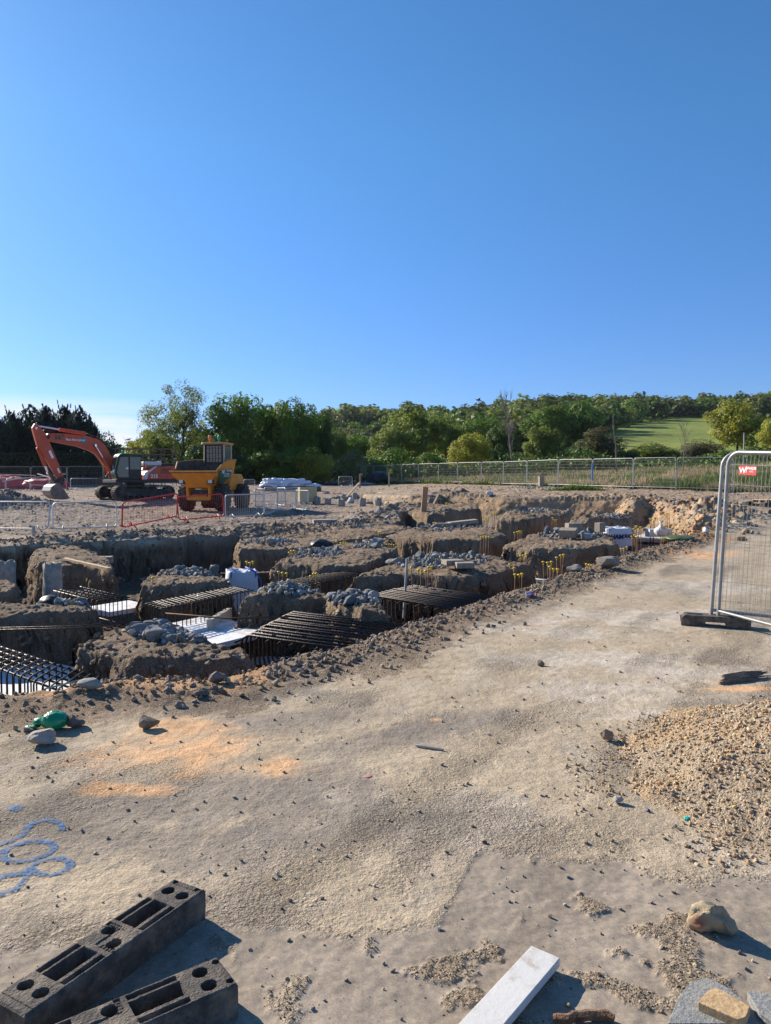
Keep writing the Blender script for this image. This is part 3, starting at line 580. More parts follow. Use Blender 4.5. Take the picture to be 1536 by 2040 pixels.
# ------------------------------------------------------------------ gravel heap on the right
gx, gy = 2.66, 3.98
def heap_h(x, y):
    u = np.hypot((x-gx)/1.25, (y-gy)/1.35)+.10*fbm(x*1.6, y*1.6, 3, 421); return .40*sm(1.15, .06, u)**1.1+.012*fbm(x*6, y*6, 3, 423)-.012
gxs, gys = np.meshgrid(np.linspace(.9, 4.3, 260), np.linspace(2.2, 5.7, 260)); gz = hzv(gxs, gys)+heap_h(gxs, gys)
gc = np.ones((*gxs.shape, 4)); gm2 = sm(-.2, .4, fbm(gxs*2.2, gys*2.2, 4, 425))[..., None]; gc[..., :3] = c3(.44, .345, .24)*(1-gm2)+c3(.52, .37, .22)*gm2
ig = np.arange(gxs.size).reshape(gxs.shape); FG = np.stack([ig[:-1, :-1], ig[:-1, 1:], ig[1:, 1:], ig[1:, :-1]], -1).reshape(-1, 4)
keepf = (heap_h(gxs, gys) > -.004)[:-1, :-1].reshape(-1)
gh = tag(mesh_np('gravel_heap', np.stack([gxs, gys, gz], -1).reshape(-1, 3), FG[keepf], M_ground, gc.reshape(-1, 4), smooth=True), 'heap of tan gravel and sand spilling in from the right', 'gravel heap')
r = np.random.RandomState(77); n = 46000; x = r.uniform(.85, 3.3, n); y = r.uniform(2.3, 5.7, n); h = heap_h(x, y); dd = fbm(x*1.5, y*1.5, 3, 427)
k = ((h > .02) & (r.rand(n) < .30+.8*np.clip(dd+.25, 0, 1))) | ((h <= .02) & (np.hypot((x-gx)/1.5, (y-gy)/1.5)+.5*dd+.25*r.rand(n) < 1.02) & (r.rand(n) < .40))
x, y, h = x[k], y[k], np.clip(h[k], 0, None); s = .0032+.0135*r.rand(len(x))**3.0
GC = [(.46, .33, .18), (.52, .41, .27), (.42, .28, .15), (.50, .38, .24), (.36, .25, .15), (.30, .26, .21), (.44, .27, .14), (.56, .47, .35), (.25, .2, .16)]
c = np.array(GC)[r.randint(0, 9, len(x))]*np.array([1.04, 1.01, .97])*r.uniform(.65, 1.25, (len(x), 1))
pb = heap_mesh('pebbles', np.stack([x, y, hzv(x, y)+h+s*.35], -1), s, c, 1, 9, gh); pb['kind'] = 'stuff'
# ------------------------------------------------------------------ plastic fence feet in the foreground (holes and slots cut in)
def foot_block(px_end, dvec, label, seed):
    L_, Wd, H_ = .75, .162, .112; da = .0025; na, nb = int(L_/da)+1, int(Wd/da)+1
    a, b = np.meshgrid(np.linspace(0, L_, na), np.linspace(-Wd/2, Wd/2, nb), indexing='ij'); z = np.full(a.shape, H_)
    def rect(a0, a1, b0, b1, dz, soft=.003, rr=.006):
        global_z = np.maximum(np.maximum(a0-a, a-a1), np.maximum(b0-b, b-b1)); return sm(soft, -soft*.2, global_z)*dz
    def circ(a0, b0, rr, dz): return sm(.003, -.001, np.hypot(a-a0, b-b0)-rr)*dz
    for a0 in (.075, .665): z = z-circ(a0, -.036, .0215, .085)-circ(a0+(.018 if a0 < .3 else -.018)*0+.03*0, .036, .0215, .085)
    z = z-circ(.352, -.036, .0215, .085)-circ(.392, .038, .0215, .085)
    for a0, a1 in ((.145, .295), (.455, .605)):
        z = z-rect(a0, a1, -.034, .030, .088)
        for s_ in (-1, 1): z = z-rect(a0+.0, a1, s_*.058-.008, s_*.058+.008, .022)*1.0
    z = z-rect(.315, .332, -.07, -.012, .006)-rect(.412, .43, .012, .07, .006)-rect(.325, .425, -.012, .012, .004)
    for i in range(4):   # worn raised lettering, no longer readable
        z = z+rect(.318, .328, -.062+i*.013, -.054+i*.013, .004, .0015)+rect(.415, .426, .018+i*.013, .026+i*.013, .004, .0015)
    z = z-rect(.028, .031, -.1, .1, .004, .002)-rect(.719, .722, -.1, .1, .004, .002)
    z = z-circ(.014, -.055, .009, .05)-circ(.014, .055, .009, .05)
    edge = np.minimum(np.minimum(a, L_-a), np.minimum(b+Wd/2, Wd/2-b)); z = z-.006*sm(.007, 0, edge)
    z = z+.0012*fbm(a*60, b*60, 3, seed)-.003*np.clip(fbm(a*18, b*18, 3, seed+3)-.3, 0, 1)
    top = np.stack([a, b, z], -1).reshape(-1, 3); it = np.arange(na*nb).reshape(na, nb)
    F_ = np.stack([it[:-1, :-1], it[1:, :-1], it[1:, 1:], it[:-1, 1:]], -1).reshape(-1, 4)
    ring = np.concatenate([it[:, 0], it[-1, 1:], it[-2::-1, -1], it[0, -2:0:-1]]); m = len(ring); V_ = [top]; prev = ring; off = len(top); Fs = [F_]
    rt = top[ring]
    for zz, ins in ((.09, -.001), (.06, -.0015), (.03, -.0005), (.0, .002)):
        q = rt.copy(); q[:, 2] = zz; q[:, 0] += (q[:, 0]-L_/2)*-ins; q[:, 1] *= 1-ins*6; q[:, :2] += .0012*fbm(q[:, 0]*40+zz*60, q[:, 1]*40+zz*90, 2, seed)[:, None]
        if zz in (.06, .03): cut = (np.abs(q[:, 0]-.375) < .33) & (np.abs(np.abs(q[:, 1])-Wd/2) < .01); q[:, 1] = np.where(cut, q[:, 1]*.975, q[:, 1])
        nid = off+np.arange(m); off += m; V_.append(q); Fs.append(np.stack([prev, np.roll(prev, -1), np.roll(nid, -1), nid], -1)); prev = nid
    o = mesh_np('fence_foot', np.concatenate(V_), np.concatenate(Fs)[:, ::-1], M_rubber, smooth=True); o.data.set_sharp_from_angle(angle=rad(40))
    o.location = (px_end[0], px_end[1], hz(*px_end)+.001); o.rotation_euler = (0, 0, math.atan2(dvec[1], dvec[0])); return tag(o, label, 'fence foot')
foot_block((-.757, 2.735), (-.481, -.877), 'black plastic fence foot lying flat at lower left, the farther of the pair', 1)
foot_block((-.505, 2.245), (-.804, -.594), 'black plastic fence foot nearest the camera, at the bottom left corner', 2)
# ------------------------------------------------------------------ planks, slabs and litter near the camera
pl = MB(); p0 = Vector((.550, 2.425, 0)); pd = Vector((-.257, -.33, 0)).normalized(); pn_ = Vector((-pd.y, pd.x, 0))
M4 = Matrix(((pd.x, pn_.x, 0, p0.x), (pd.y, pn_.y, 0, p0.y), (0, 0, 1, hz(p0.x, p0.y)), (0, 0, 0, 1)))
M_wp = mat('white_painted_timber', (.60, .585, .55), .55, 0, .03, 6, dirt=(.33, .26, .19), dscale=17, damt=.32, bump=.08, bscale=45)
o = MB().box((.40, 0, 0), (.8, .106, .030)).build('painted_plank', M_wp, bevel=.002); o.matrix_world = M4 @ Matrix.Translation((0, 0, .036)) @ Matrix.Rotation(rad(-.9), 4, 'Y'); tag(o, 'white painted plank on the concrete at the bottom of the picture', 'plank')
def flat_poly(name, pts, th, m, label, cat, z=0.0, tilt=(0, 0), bev=.002):
    W2 = [at(*p) for p in pts]; cx = sum(p[0] for p in W2)/len(W2); cy = sum(p[1] for p in W2)/len(W2)
    poly = [(p[0]-cx, p[1]-cy) for p in W2]; ar = sum(poly[i-1][0]*poly[i][1]-poly[i][0]*poly[i-1][1] for i in range(len(poly)))
    if ar < 0: poly = poly[::-1]
    o = MB().slab(poly, 0, th).build(name, m, bevel=bev); o.location = (cx, cy, hz(cx, cy)+z); o.rotation_euler = (tilt[0], tilt[1], 0); return tag(o, label, cat)
M_slate = mat('grey_paver', (.23, .23, .22), .85, 0, .3, 90, bump=.3, bscale=120, dirt=(.38, .32, .24), dscale=14, damt=.2)
flat_poly('paving_slab', [(1330, 2060), (1352, 2005), (1376, 1974), (1410, 1966), (1445, 1984), (1478, 2010), (1500, 2060)], .028, M_slate, 'broken grey paving slab under the wood offcut at bottom right', 'paving slab')
flat_poly('paving_slab', [(1488, 1990), (1502, 1986), (1560, 2002), (1590, 2040), (1540, 2050), (1512, 2030)], .03, M_slate, 'broken grey paving slab in the bottom right corner', 'paving slab')
o = flat_poly('wood_offcut', [(1390, 2034), (1410, 2010), (1426, 2003), (1494, 2042), (1486, 2064), (1470, 2070)], .03, mat('fresh_timber', (.46, .31, .16), .8, 0, .18, 30, bump=.3, bscale=60), 'tan wood offcut lying on the broken grey slab', 'wood offcut', .029)
def stick(name, a, b, rr, m, label, cat, n=7, wob=.15, seed=0, da=0.0, db=0.0):
    A, B = gr(*a), gr(*b); rr_ = random.Random(seed); A.z += rr+da; B.z += rr+db; pts = []
    for i in range(9):
        t = i/8; p = A.lerp(B, t); p += Vector((rr_.uniform(-1, 1), rr_.uniform(-1, 1), rr_.uniform(-.2, .4)))*rr*wob; pts.append(p)
    return tag(MB().tube(pts, [rr*(1 if 0 < i < 8 else .7) for i in range(9)], n).build(name, m, smooth=50), label, cat)
M_brownbark = mat('brown_bark', (.16, .085, .045), .85, 0, .4, 40, bump=.8, bscale=70)
stick('bark_strip', (1098, 2036), (1222, 2031), .016, M_brownbark, 'reddish brown bark strip at the bottom edge beside the white plank', 'bark', wob=.6)
bz = empty('bark_splinters', gr(1480, 1360), 0, 'bundle of weathered wood splinters on the right of the gravel ground', 'splinters')
for i in range(8):
    a = gr(1434+random.uniform(-4, 10), 1364-i*1.2)-bz.location; b = gr(1500+random.uniform(-10, 60), 1356-i*1.5)-bz.location; a.z += .012+i*.004; b.z += .012+i*.004
    MB().tube([a, a.lerp(b, .5)+Vector((0, 0, .006)), b], [.011, .014, .004], 6).build('splinter', M_oldwood, bz)
stick('steel_rod', (828, 1488), (884, 1497), .009, mat('grey_rod', (.36, .33, .31), .5, .3, .2), 'grey rod with a pale end lying on the ground near the middle', 'rod')
def scrap(name, px, py, w, h, colr, label, cat, seed, ro=.5):
    v, f = ICO[3]; v = v.copy(); v = v*(1+.3*fbm(v[:, 0]*1.5+v[:, 2], v[:, 1]*1.5, 3, seed)[:, None])*np.array([w, w*.7, h]); p = gr(px, py)
    o = mesh_np(name, v, f, mat(name+'_skin', colr, ro, 0, .15, 8, bump=.3), smooth=True); o.location = p+Vector((0, 0, h*.7)); o.rotation_euler = (0, 0, seed*1.3); return tag(o, label, cat)
bagm = mat('green_film', (.0, .22, .09), .3, 0, .2, 9, bump=.8, bscale=14, spec=.6)
gb = empty('plastic_bag', gr(95, 1452), 0, 'crumpled green plastic bag on the spoil at left', 'bag')
for (dx, dy, dz, sx_, sy_, sz_, nm) in ((.05, 0, .06, .082, .075, .062, 'bag_bulge'), (-.055, .03, .045, .055, .05, .028, 'bag_neck'), (-.10, .0, .018, .05, .03, .010, 'bag_tail')):
    v, f = ICO[4]; v = v.copy(); v = v*(1+.16*fbm(v[:, 0]*2.5+v[:, 2], v[:, 1]*2.5-v[:, 2], 4, int(dx*1000))[:, None])*np.array([sx_, sy_, sz_])+np.array([dx, dy, dz])
    mesh_np(nm, v, f, bagm, parent=gb, smooth=True)
scrap('plastic_scrap', 1369, 1634, .022, .008, (.02, .36, .30), 'turquoise plastic scrap on the gravel heap', 'scrap', 3)
scrap('plastic_scrap', 1291, 1618, .012, .009, (.02, .03, .12), 'dark blue plastic scrap at the foot of the gravel heap', 'scrap', 4)
scrap('paper_scrap', 733, 1548, .024, .003, (.5, .2, .17), 'pale red scrap flat on the near ground', 'scrap', 5)
cn = empty('drink_can', gr(1055, 1193)+Vector((0, 0, .04)), .6, 'crushed pink and silver drink can on the spoil edge', 'can')
Mh = Matrix.Rotation(math.pi/2, 4, 'Y'); MB().lathe([(.025, -.08), (.033, -.07), (.033, .0)], 14, Mh).build('can_body', mat('silver_can', (.5, .5, .55), .35, .7), cn, 40); MB().lathe([(.034, 0), (.034, .06), (.026, .075)], 14, Mh).build('can_band', mat('pink_can', (.55, .05, .3), .4), cn, 40)
# blue sprayed number
def ribbon(paths, w, name, label):
    vs, fs = [], []
    for path in paths:
        q = [Vector(at(*p)[:2]) for p in path]; d = [q[0]]
        for a, b in zip(q[:-1], q[1:]):
            m = max(1, int((b-a).length/.012)); d += [a.lerp(b, (i+1)/m) for i in range(m)]
        for _ in range(3): d = [d[0]]+[(d[i-1]+d[i]*2+d[i+1])/4 for i in range(1, len(d)-1)]+[d[-1]]
        o = len(vs)//6*6; o = len(vs)
        for i, p in enumerate(d):
            t = (d[min(i+1, len(d)-1)]-d[max(i-1, 0)]); nrm = Vector((-t.y, t.x)).normalized() if t.length else Vector((1, 0))
            ww = w*(1+.35*float(pn(p.x*9, p.y*9, 3)))
            for k in range(6):
                e = p+nrm*ww*(k/5-.5); vs.append((e.x, e.y, hz(e.x, e.y)+.004))
        fs += [(o+i*6+k, o+i*6+k+1, o+i*6+k+7, o+i*6+k+6) for i in range(len(d)-1) for k in range(5)]
    m = bpy.data.materials.new('blue_spray'); m.use_nodes = True; n = m.node_tree.nodes; L = m.node_tree.links; b = n['Principled BSDF']; b.inputs['Base Color'].default_value = (.010, .105, .27, 1); b.inputs['Roughness'].default_value = .8
    tc = n.new('ShaderNodeTexCoord'); z = n.new('ShaderNodeTexNoise'); z.inputs['Scale'].default_value = 75; z.inputs['Detail'].default_value = 4; L.new(tc.outputs['Object'], z.inputs[0])
    mr = n.new('ShaderNodeMapRange'); mr.inputs[1].default_value = .40; mr.inputs[2].default_value = .58; mr.inputs[3].default_value = .95; mr.inputs[4].default_value = .25; L.new(z.outputs['Fac'], mr.inputs[0]); L.new(mr.outputs[0], b.inputs['Alpha'])
    o = MB(); o.v = [Vector(v) for v in vs]; o.f = [list(f) for f in fs]; return tag(o.build(name, m, smooth=True), label, 'paint marking')
ribbon([[(20, 1610), (32, 1612), (44, 1613)]], .07, 'paint_marking', 'blue sprayed dot above the blue number')
ribbon([[(122, 1656), (124, 1645), (112, 1638), (92, 1635), (70, 1640), (55, 1650), (48, 1664), (30, 1674), (5, 1682), (-18, 1690)],
        [(5, 1700), (25, 1686), (55, 1679), (88, 1676), (107, 1683), (108, 1694), (92, 1705), (62, 1714), (30, 1718), (5, 1712), (2, 1702), (12, 1693)],
        [(70, 1738), (58, 1732), (66, 1722), (90, 1714), (120, 1711), (140, 1717), (140, 1730), (120, 1743), (90, 1746), (62, 1738), (52, 1748), (42, 1766), (22, 1780), (-4, 1786), (-24, 1776), (-18, 1760), (10, 1746), (40, 1742), (60, 1735)]], .034, 'paint_marking', 'blue sprayed number on the ground at the left edge')
# ------------------------------------------------------------------ reinforcement in the trenches
UV = Vector((.55, .835, 0)).normalized(); VV = Vector((-.835, .55, 0)).normalized()
def hairpin_cage(o3, du, dv, Wd, Ln, H_, nb, nt, rr, label):
    """mat of U-bars: long bars along dv with bent-down ends, bars along du beneath"""
    e = empty('reinforcement_cage', o3, 0, label, 'rebar cage', 'reinforcement cages in the trenches'); me = None
    b = .14
    def pt(u, v, z): return du*u+dv*v+Vector((0, 0, z))
    v0_ = -.35; pts = [(Ln-.25, -H_+.03), (Ln-b, -H_), (Ln-.03, -H_+.04), (Ln, -H_+b), (Ln, -b), (Ln-.03, -.05), (Ln-b, 0), (v0_, 0)]
    for i in range(nb):
        u = Wd*i/(nb-1); o = None
        if me is None:
            o = MB().tube([pt(0, v, z) for v, z in pts], rr, 7).build('u_bar', M_rebar, e, True); me = o.data
        else:
            o = bpy.data.objects.new('u_bar', me); C.objects.link(o); o.parent = e
        o.location = du*u+Vector((0, 0, random.uniform(-.008, .008)))
    m1 = None
    for j in range(nt):
        v = Ln*(j+.5)/nt
        if m1 is None: o = MB().tube([pt(-.12, 0, 0), pt(Wd+.12, 0, 0)], rr*.8, 6).build('cross_bar', M_rebar, e, True); m1 = o.data
        else: o = bpy.data.objects.new('cross_bar', m1); C.objects.link(o); o.parent = e
        o.location = dv*v+Vector((0, 0, -rr*1.9))
        o = bpy.data.objects.new('cross_bar', m1); C.objects.link(o); o.parent = e; o.location = dv*v+Vector((0, 0, -H_+rr*1.9))
    o = MB().tube([pt(-.12, Ln+.03, -.09), pt(Wd+.12, Ln+.03, -.09)], rr*.9, 6).build('cross_bar', M_rebar, e, True)
    return e
def stirrup_cage(o3, dl, dw, Ln, Wd, H_, nst, nlong, rr, label):
    e = empty('reinforcement_cage', o3, 0, label, 'rebar cage', 'reinforcement cages in the trenches')
    def pt(l, w, z): return dl*l+dw*w+Vector((0, 0, z))
    k = .04; pts = []
    for (w, z, sw, sz) in ((0, 0, 1, -1), (Wd, 0, -1, -1), (Wd, -H_, -1, 1), (0, -H_, 1, 1)):
        a = [(w, z+sz*k), (w+sw*.012, z+sz*.012), (w+sw*k, z)]
        if (w > 0) != (z < -.01): a = a[::-1]
        pts += a
    order = pts[0:3]+pts[3:6][::1]+pts[6:9]+pts[9:12]
    ring = [(k, 0), (Wd-k, 0), (Wd-.012, -.012), (Wd, -k), (Wd, -H_+k), (Wd-.012, -H_+.012), (Wd-k, -H_), (k, -H_), (.012, -H_+.012), (0, -H_+k), (0, -k), (.012, -.012)]
    me = None
    for i in range(nst):
        if me is None: o = MB().tube([pt(0, w, z) for w, z in ring], rr*.75, 6, True).build('stirrup', M_rebar, e, True); me = o.data
        else: o = bpy.data.objects.new('stirrup', me); C.objects.link(o); o.parent = e
        o.location = dl*(Ln*i/(nst-1)+random.uniform(-.015, .015))
    m1 = None
    for j in range(nlong):
        for z in (-rr*1.7, -H_+rr*1.7):
            if m1 is None: o = MB().tube([pt(-.15, 0, 0), pt(Ln+.15, 0, 0)], rr, 6).build('long_bar', M_rebar, e, True); m1 = o.data
            else: o = bpy.data.objects.new('long_bar', m1); C.objects.link(o); o.parent = e
            o.location = dw*(.03+(Wd-.06)*j/(nlong-1))+Vector((0, 0, z))
    return e
def A3(px, py, dz): x, y, z = at(px, py, dz); return Vector((x, y, z))
def frame(a, b, c):            # origin a, b along, c across
    d1 = b-a; d1.z = 0; d2 = c-a; d2.z = 0; return d1.normalized(), d1.length, d2.normalized(), d2.length
# nearest cage: left end hooks, bars run down to the right
a = A3(700, 1294, -.2); l = A3(480, 1262, -.2); f = A3(762, 1240, -.2); dv, Ln, du, Wd = frame(a, l, f)
hairpin_cage(a, du, dv, Wd, Ln, .62, 12, 9, .0155, 'nearest reinforcement cage with hooked bars in the centre trench')
a = A3(905, 1213, -.13); l = A3(725, 1181, -.13); f = A3(985, 1186, -.13); dv, Ln, du, Wd = frame(a, l, f)
hairpin_cage(a, du, dv, Wd, Ln, .62, 12, 10, .0155, 'wide hooked reinforcement cage in front of the largest earth block')
a = A3(560, 1158, -.15); b = A3(800, 1105, -.15); c = A3(625, 1162, -.15); dl, Ln, dw, Wd = frame(a, b, c)
stirrup_cage(a, dl, dw, Ln, max(.5, min(Wd, .8)), .5, 34, 5, .010, 'long narrow reinforcement cage running away behind the centre block')
a = A3(302, 1198, -.12); b = A3(462, 1168, -.12); c = A3(345, 1212, -.12); dl, Ln, dw, Wd = frame(a, b, c)
stirrup_cage(a, dl, dw, Ln, .6, .55, 20, 5, .010, 'reinforcement cage behind the front left rubble heap')
a = A3(198, 1346, -.12); b = A3(-60, 1264, -.12); c = A3(160, 1374, -.12); dl, Ln, dw, Wd = frame(a, b, c)
stirrup_cage(a, dl, dw, Ln, .62, .55, 22, 5, .011, 'front left reinforcement cage reaching in from the picture edge')
a = A3(252, 1186, -.15); b = A3(160, 1166, -.15); c = A3(205, 1194, -.15); dl, Ln, dw, Wd = frame(a, b, c)
stirrup_cage(a, dl, dw, 1.5, .6, .5, 11, 5, .010, 'short reinforcement cage below the leaning timber on the left')
a = A3(480, 1143, -.5); b = A3(560, 1140, -.5); dl = (b-a); dl.z = 0; Ln = dl.length; dl.normalize()
stirrup_cage(a, dl, VV*1.0, Ln, .5, .5, 9, 4, .009, 'short reinforcement cage right of the blue-strapped white bag')
a = A3(880, 1088, -.55); b = A3(945, 1082, -.55); dl = (b-a); dl.z = 0; Ln = dl.length; dl.normalize()
stirrup_cage(a, dl, VV*1.0, max(Ln, 1.2), .6, .4, 10, 5, .010, 'small reinforcement cage behind the largest earth block')
for (a, b, m, lab) in (((-40, 1252), (332, 1231), M_rebar, 'upper dark steel bar bridging the left trench'), ((-40, 1256), (318, 1235), M_rebar, 'lower dark steel bar bridging the left trench'), ((330, 1222), (575, 1229), M_rust, 'rusty steel bar bridging to the nearest cage')):
    A, B = P(a[0], a[1], at(*a)[1]), P(b[0], b[1], at(*b)[1]); A.z = max(A.z, hz(A.x, A.y)+.03); tag(MB().tube([A, A.lerp(B, .5)-Vector((0, 0, .04)), B], .011, 6).build('steel_bar', m, smooth=True), lab, 'steel bar')
for (a, b, lab) in (((404, 1357), (446, 1338), 'pale rod on the pit edge, nearer of the pair'), ((412, 1355), (455, 1336), 'pale rod on the pit edge, farther of the pair')):
    stick('steel_rod', a, b, .012, M_galv, lab, 'rod', da=.02, db=.12, wob=0)
stick('green_cord', (90, 1396), (178, 1369), .007, mat('green_cord', (.12, .22, .2), .6), 'thin green cord over the spoil at left', 'cord', da=.04, db=.05)
# steel starter bars with yellow caps
sb = empty('starter_bar', (0, -20, 0), 0, 'x', 'starter bar')
MB().tube([(0, 0, -1.0), (0, 0, 0)], .0085, 6).build('bar', M_rust, sb, True)
MB().lathe([(.012, -.055), (.013, -.012), (.030, -.008), (.034, .004), (.026, .016), (.010, .02)], 12).build('cap', M_cap, sb, 45)
ST = [  # px, py of the caps, distance, pixel length shown, count, where
    (305, 1183, 12.3, 1, 'on the block behind the front left rubble'), (377, 1195, 11.6, 2, 'in the cage behind the front left rubble'), (428, 1130, 14.0, 3, 'left of the blue-strapped bag'), (498, 1121, 15.5, 3, 'right of the blue-strapped bag'),
    (563, 1142, 13.8, 3, 'on the narrow trench corner behind the centre block'), (581, 1098, 16.2, 3, 'at the left end of the rubble below the black sheeting'), (625, 1145, 13.6, 3, 'over the long narrow cage'), (597, 1171, 11.6, 3, 'on the centre block behind the nearest cage'),
    (573, 1174, 11.8, 1, 'alone on the centre block'), (663, 1080, 18.8, 4, 'beside the black sheeting'), (685, 1085, 18.2, 3, 'right of the black sheeting'), (732, 1079, 19, 4, 'in the rubble of the long block'),
    (755, 1060, 21, 3, 'in the slot before the board block'), (778, 1084, 18.5, 4, 'behind the largest earth block'), (816, 1133, 12.5, 2, 'at the grey stake on the largest block'), (840, 1135, 12.4, 3, 'on the front of the largest block'), (857, 1131, 12.7, 2, 'on the front of the largest block near the slabs'),
    (967, 1071, 17.5, 4, 'in the trench right of the middle blocks'), (1034, 1146, 12.6, 3, 'in front of the largest block at the pit edge'), (1043, 1105, 15.2, 3, 'behind the right shoulder of the largest block'), (1091, 1120, 13.6, 3, 'standing tall over the white boards at the pit edge'),
    (1103, 1132, 13.0, 3, 'low beside the white boards at the pit edge'), (1117, 1108, 14.6, 3, 'in the trench under the right block'), (1174, 1127, 14.2, 3, 'at the concrete wedge on the pit edge'), (1195, 1115, 14.8, 2, 'beyond the concrete wedge'), (1243, 1093, 16.5, 3, 'at the end of the right block'),
    (1264, 1067, 18.5, 3, 'right of the printed bag'), (1271, 1051, 20.5, 4, 'behind the printed bag'), (1300, 1036, 25, 4, 'at the foot of the sunlit bank'), (1322, 1053, 22.5, 4, 'around the small tied bag'), (1105, 1034, 24.5, 3, 'in front of the far right block'),
    (1033, 1061, 20.5, 4, 'behind the right block'), (985, 1019, 29, 3, 'left of the far right block'), (892, 1012, 33, 4, 'in the far rubble right of the board'), (868, 1044, 23, 3, 'before the board block'), (967, 1033, 25.5, 4, 'behind the flat slabs'), (740, 1012, 36, 3, 'far left of the brown board'), (770, 1017, 34, 3, 'just left of the brown board'), (1330, 1025, 28, 3, 'high on the right bank'), (1020, 1130, 13.6, 2, 'in the rubble corner of the largest block')]
first = True
for si, (px, py, dd, nn_, where) in enumerate(ST):
    for k in range(nn_):
        p = P(px+(k-(nn_-1)/2)*random.uniform(4.0, 7)*14/max(dd, 12)*1.2, py+random.uniform(-3, 3), dd+random.uniform(-.2, .2))
        g = hz(p.x, p.y); p.z = max(p.z, g+.1); c = sb if first else dup(sb); first = False
        c.location = p; c.rotation_euler = (random.uniform(-.07, .07), random.uniform(-.07, .07), 0); c.scale = (.95, .95, max(1.0, p.z-g+.1)) if dd < 20 else (1.15, 1.15, max(1.0, p.z-g+.1))
        c.children[0].scale = (1, 1, 1)
        for ch in c.children:
            if ch.name.startswith('cap'): ch.scale = (1, 1, 1/c.scale[2])
        lab = 'yellow-capped steel starter bar '+where
        tag(c, lab, 'starter bar', 'starter bars '+where)
# white boards and side forms on the trench floor
def board(px, py, dz, sx_, sy_, th, ang, label, m=M_eps, name='insulation_board', cat='white board', tilt=0.0):
    p = A3(px, py, dz); o = MB().box((0, 0, th/2), (sx_, sy_, th)).build(name, m, bevel=.004); o.location = p; o.rotation_euler = (tilt, 0, ang); return tag(o, label, cat)
ua = math.atan2(UV.y, UV.x)
board(450, 1270, -.60, 1.6, .95, .08, ua, 'white board on the trench floor left of the nearest cage')
board(590, 1300, -1.0, 1.8, 1.7, .06, ua, 'white board on the trench floor under the nearest cage')
board(392, 1252, -.55, .9, .7, .08, ua+.05, 'white board below the front left rubble heap')
board(438, 1250, -.58, 1.0, .09, .22, ua+.5, 'cream side board standing on the trench floor by the centre block', M_cream, 'side_board', 'side board')
board(830, 1225, -1.02, 1.6, 2.0, .06, ua, 'white board under the wide cage')
board(60, 1372, -.75, 1.5, 2.4, .06, ua, 'white board under the front left cage')
board(237, 1216, -.60, 1.0, .8, .08, ua, 'white board by the short cage on the left')
board(1100, 1158, -.80, .9, 1.2, .08, ua, 'white board under the yellow caps at the right pit edge')
board(600, 1215, -1.0, 1.4, .8, .06, ua, 'white board behind the nearest cage')
board(1300, 1074, -1.05, 3.2, 1.3, .1, ua, 'cream concrete strip on the floor of the far right trench', mat('pale_blinding', (.5, .44, .36), .9), 'blinding_strip', 'concrete strip')
for k in range(6):
    o = MB().box((0, 0, .13), (.42, .25, .26)).build('white_block', M_eps, bevel=.006); o.location = A3(1312, 1076, -.75)+UV*(k-2.5)*.44*.0+Vector((1, .12, 0))*(k-2.5)*.26*.0+Vector((.95, .3, 0))*((k-2.5)*.15)+Vector((0, 0, .12)); o.rotation_euler = (0, 0, .3); o.scale = (.34, 1, 1.0)
    tag(o, 'white block in the row under the small tied bag', 'block', 'white blocks under the small tied bag')
# bulk bags
def bulk_bag(loc, rz, w, h, label, strap, seed):
    e = empty('bulk_bag', loc, rz, label, 'bulk bag'); n = 26; v, f = [], []
    bm = bmesh.new(); bmesh.ops.create_cube(bm, size=1); bmesh.ops.subdivide_edges(bm, edges=bm.edges[:], cuts=18, use_grid_fill=True)
    vs = np.array([q.co[:] for q in bm.verts]); fs = [[q.index for q in p.verts] for p in bm.faces]; bm.free()
    b = 1+.10*np.cos(vs[:, 2]*2.6)-.04; q = vs.copy(); rr = np.hypot(vs[:, 0], vs[:, 1]); q[:, 0] *= b; q[:, 1] *= b
    cr = np.maximum(np.abs(vs[:, 0]), np.abs(vs[:, 1])); q[:, :2] *= (1-.16*np.clip((rr/np.maximum(cr, 1e-6)-1)/.414, 0, 1)**2)[:, None]
    q[:, 2] += np.where(vs[:, 2] > .45, -.10*np.cos(vs[:, 0]*3)*np.cos(vs[:, 1]*3)+.05*fbm(vs[:, 0]*4, vs[:, 1]*4, 3, seed), 0)
    q += .018*np.stack([fbm(vs[:, 1]*5+vs[:, 2]*3, vs[:, 2]*6+vs[:, 0]*4, 3, seed+i) for i in range(3)], -1)
    q *= np.array([w, w, h]); q[:, 2] += h/2; mesh_np('bag', q, np.array(fs), M_bag, parent=e, smooth=True)
    M_st = strap
    for sx_ in (-1, 1):
        for sy_ in (-1, 1):
            x, y = sx_*w*.40, sy_*w*.42; MB().tube([(x, y, h*.75), (x*1.05, y*1.1, h*.96), (x*.8, y*.95, h*1.04), (x*.45, y*1.0, h*.98), (x*.3, y*1.1, h*.80)], .013, 5).build('strap', M_st, e, True)
    return e
def text(body, size, m, parent, M4, name='lettering', ext=.002, bold=0.0):
    cu = bpy.data.curves.new(name, 'FONT'); cu.body = body; cu.size = size; cu.align_x = 'CENTER'; cu.align_y = 'CENTER'; cu.extrude = ext; cu.offset = bold
    to = bpy.data.objects.new(name+'_curve', cu); C.objects.link(to); dg = bpy.context.evaluated_depsgraph_get(); me = bpy.data.meshes.new_from_object(to.evaluated_get(dg)); me.name = name
    bpy.data.objects.remove(to); me.materials.clear(); me.materials.append(m); o = bpy.data.objects.new(name, me); C.objects.link(o); o.parent = parent; o.matrix_local = M4; return o
def face(x, y, z, rz):          # local frame for writing: faces -Y turned by rz about Z
    return Matrix.Translation((x, y, z)) @ Matrix.Rotation(rz, 4, 'Z') @ Matrix.Rotation(math.pi/2, 4, 'X')
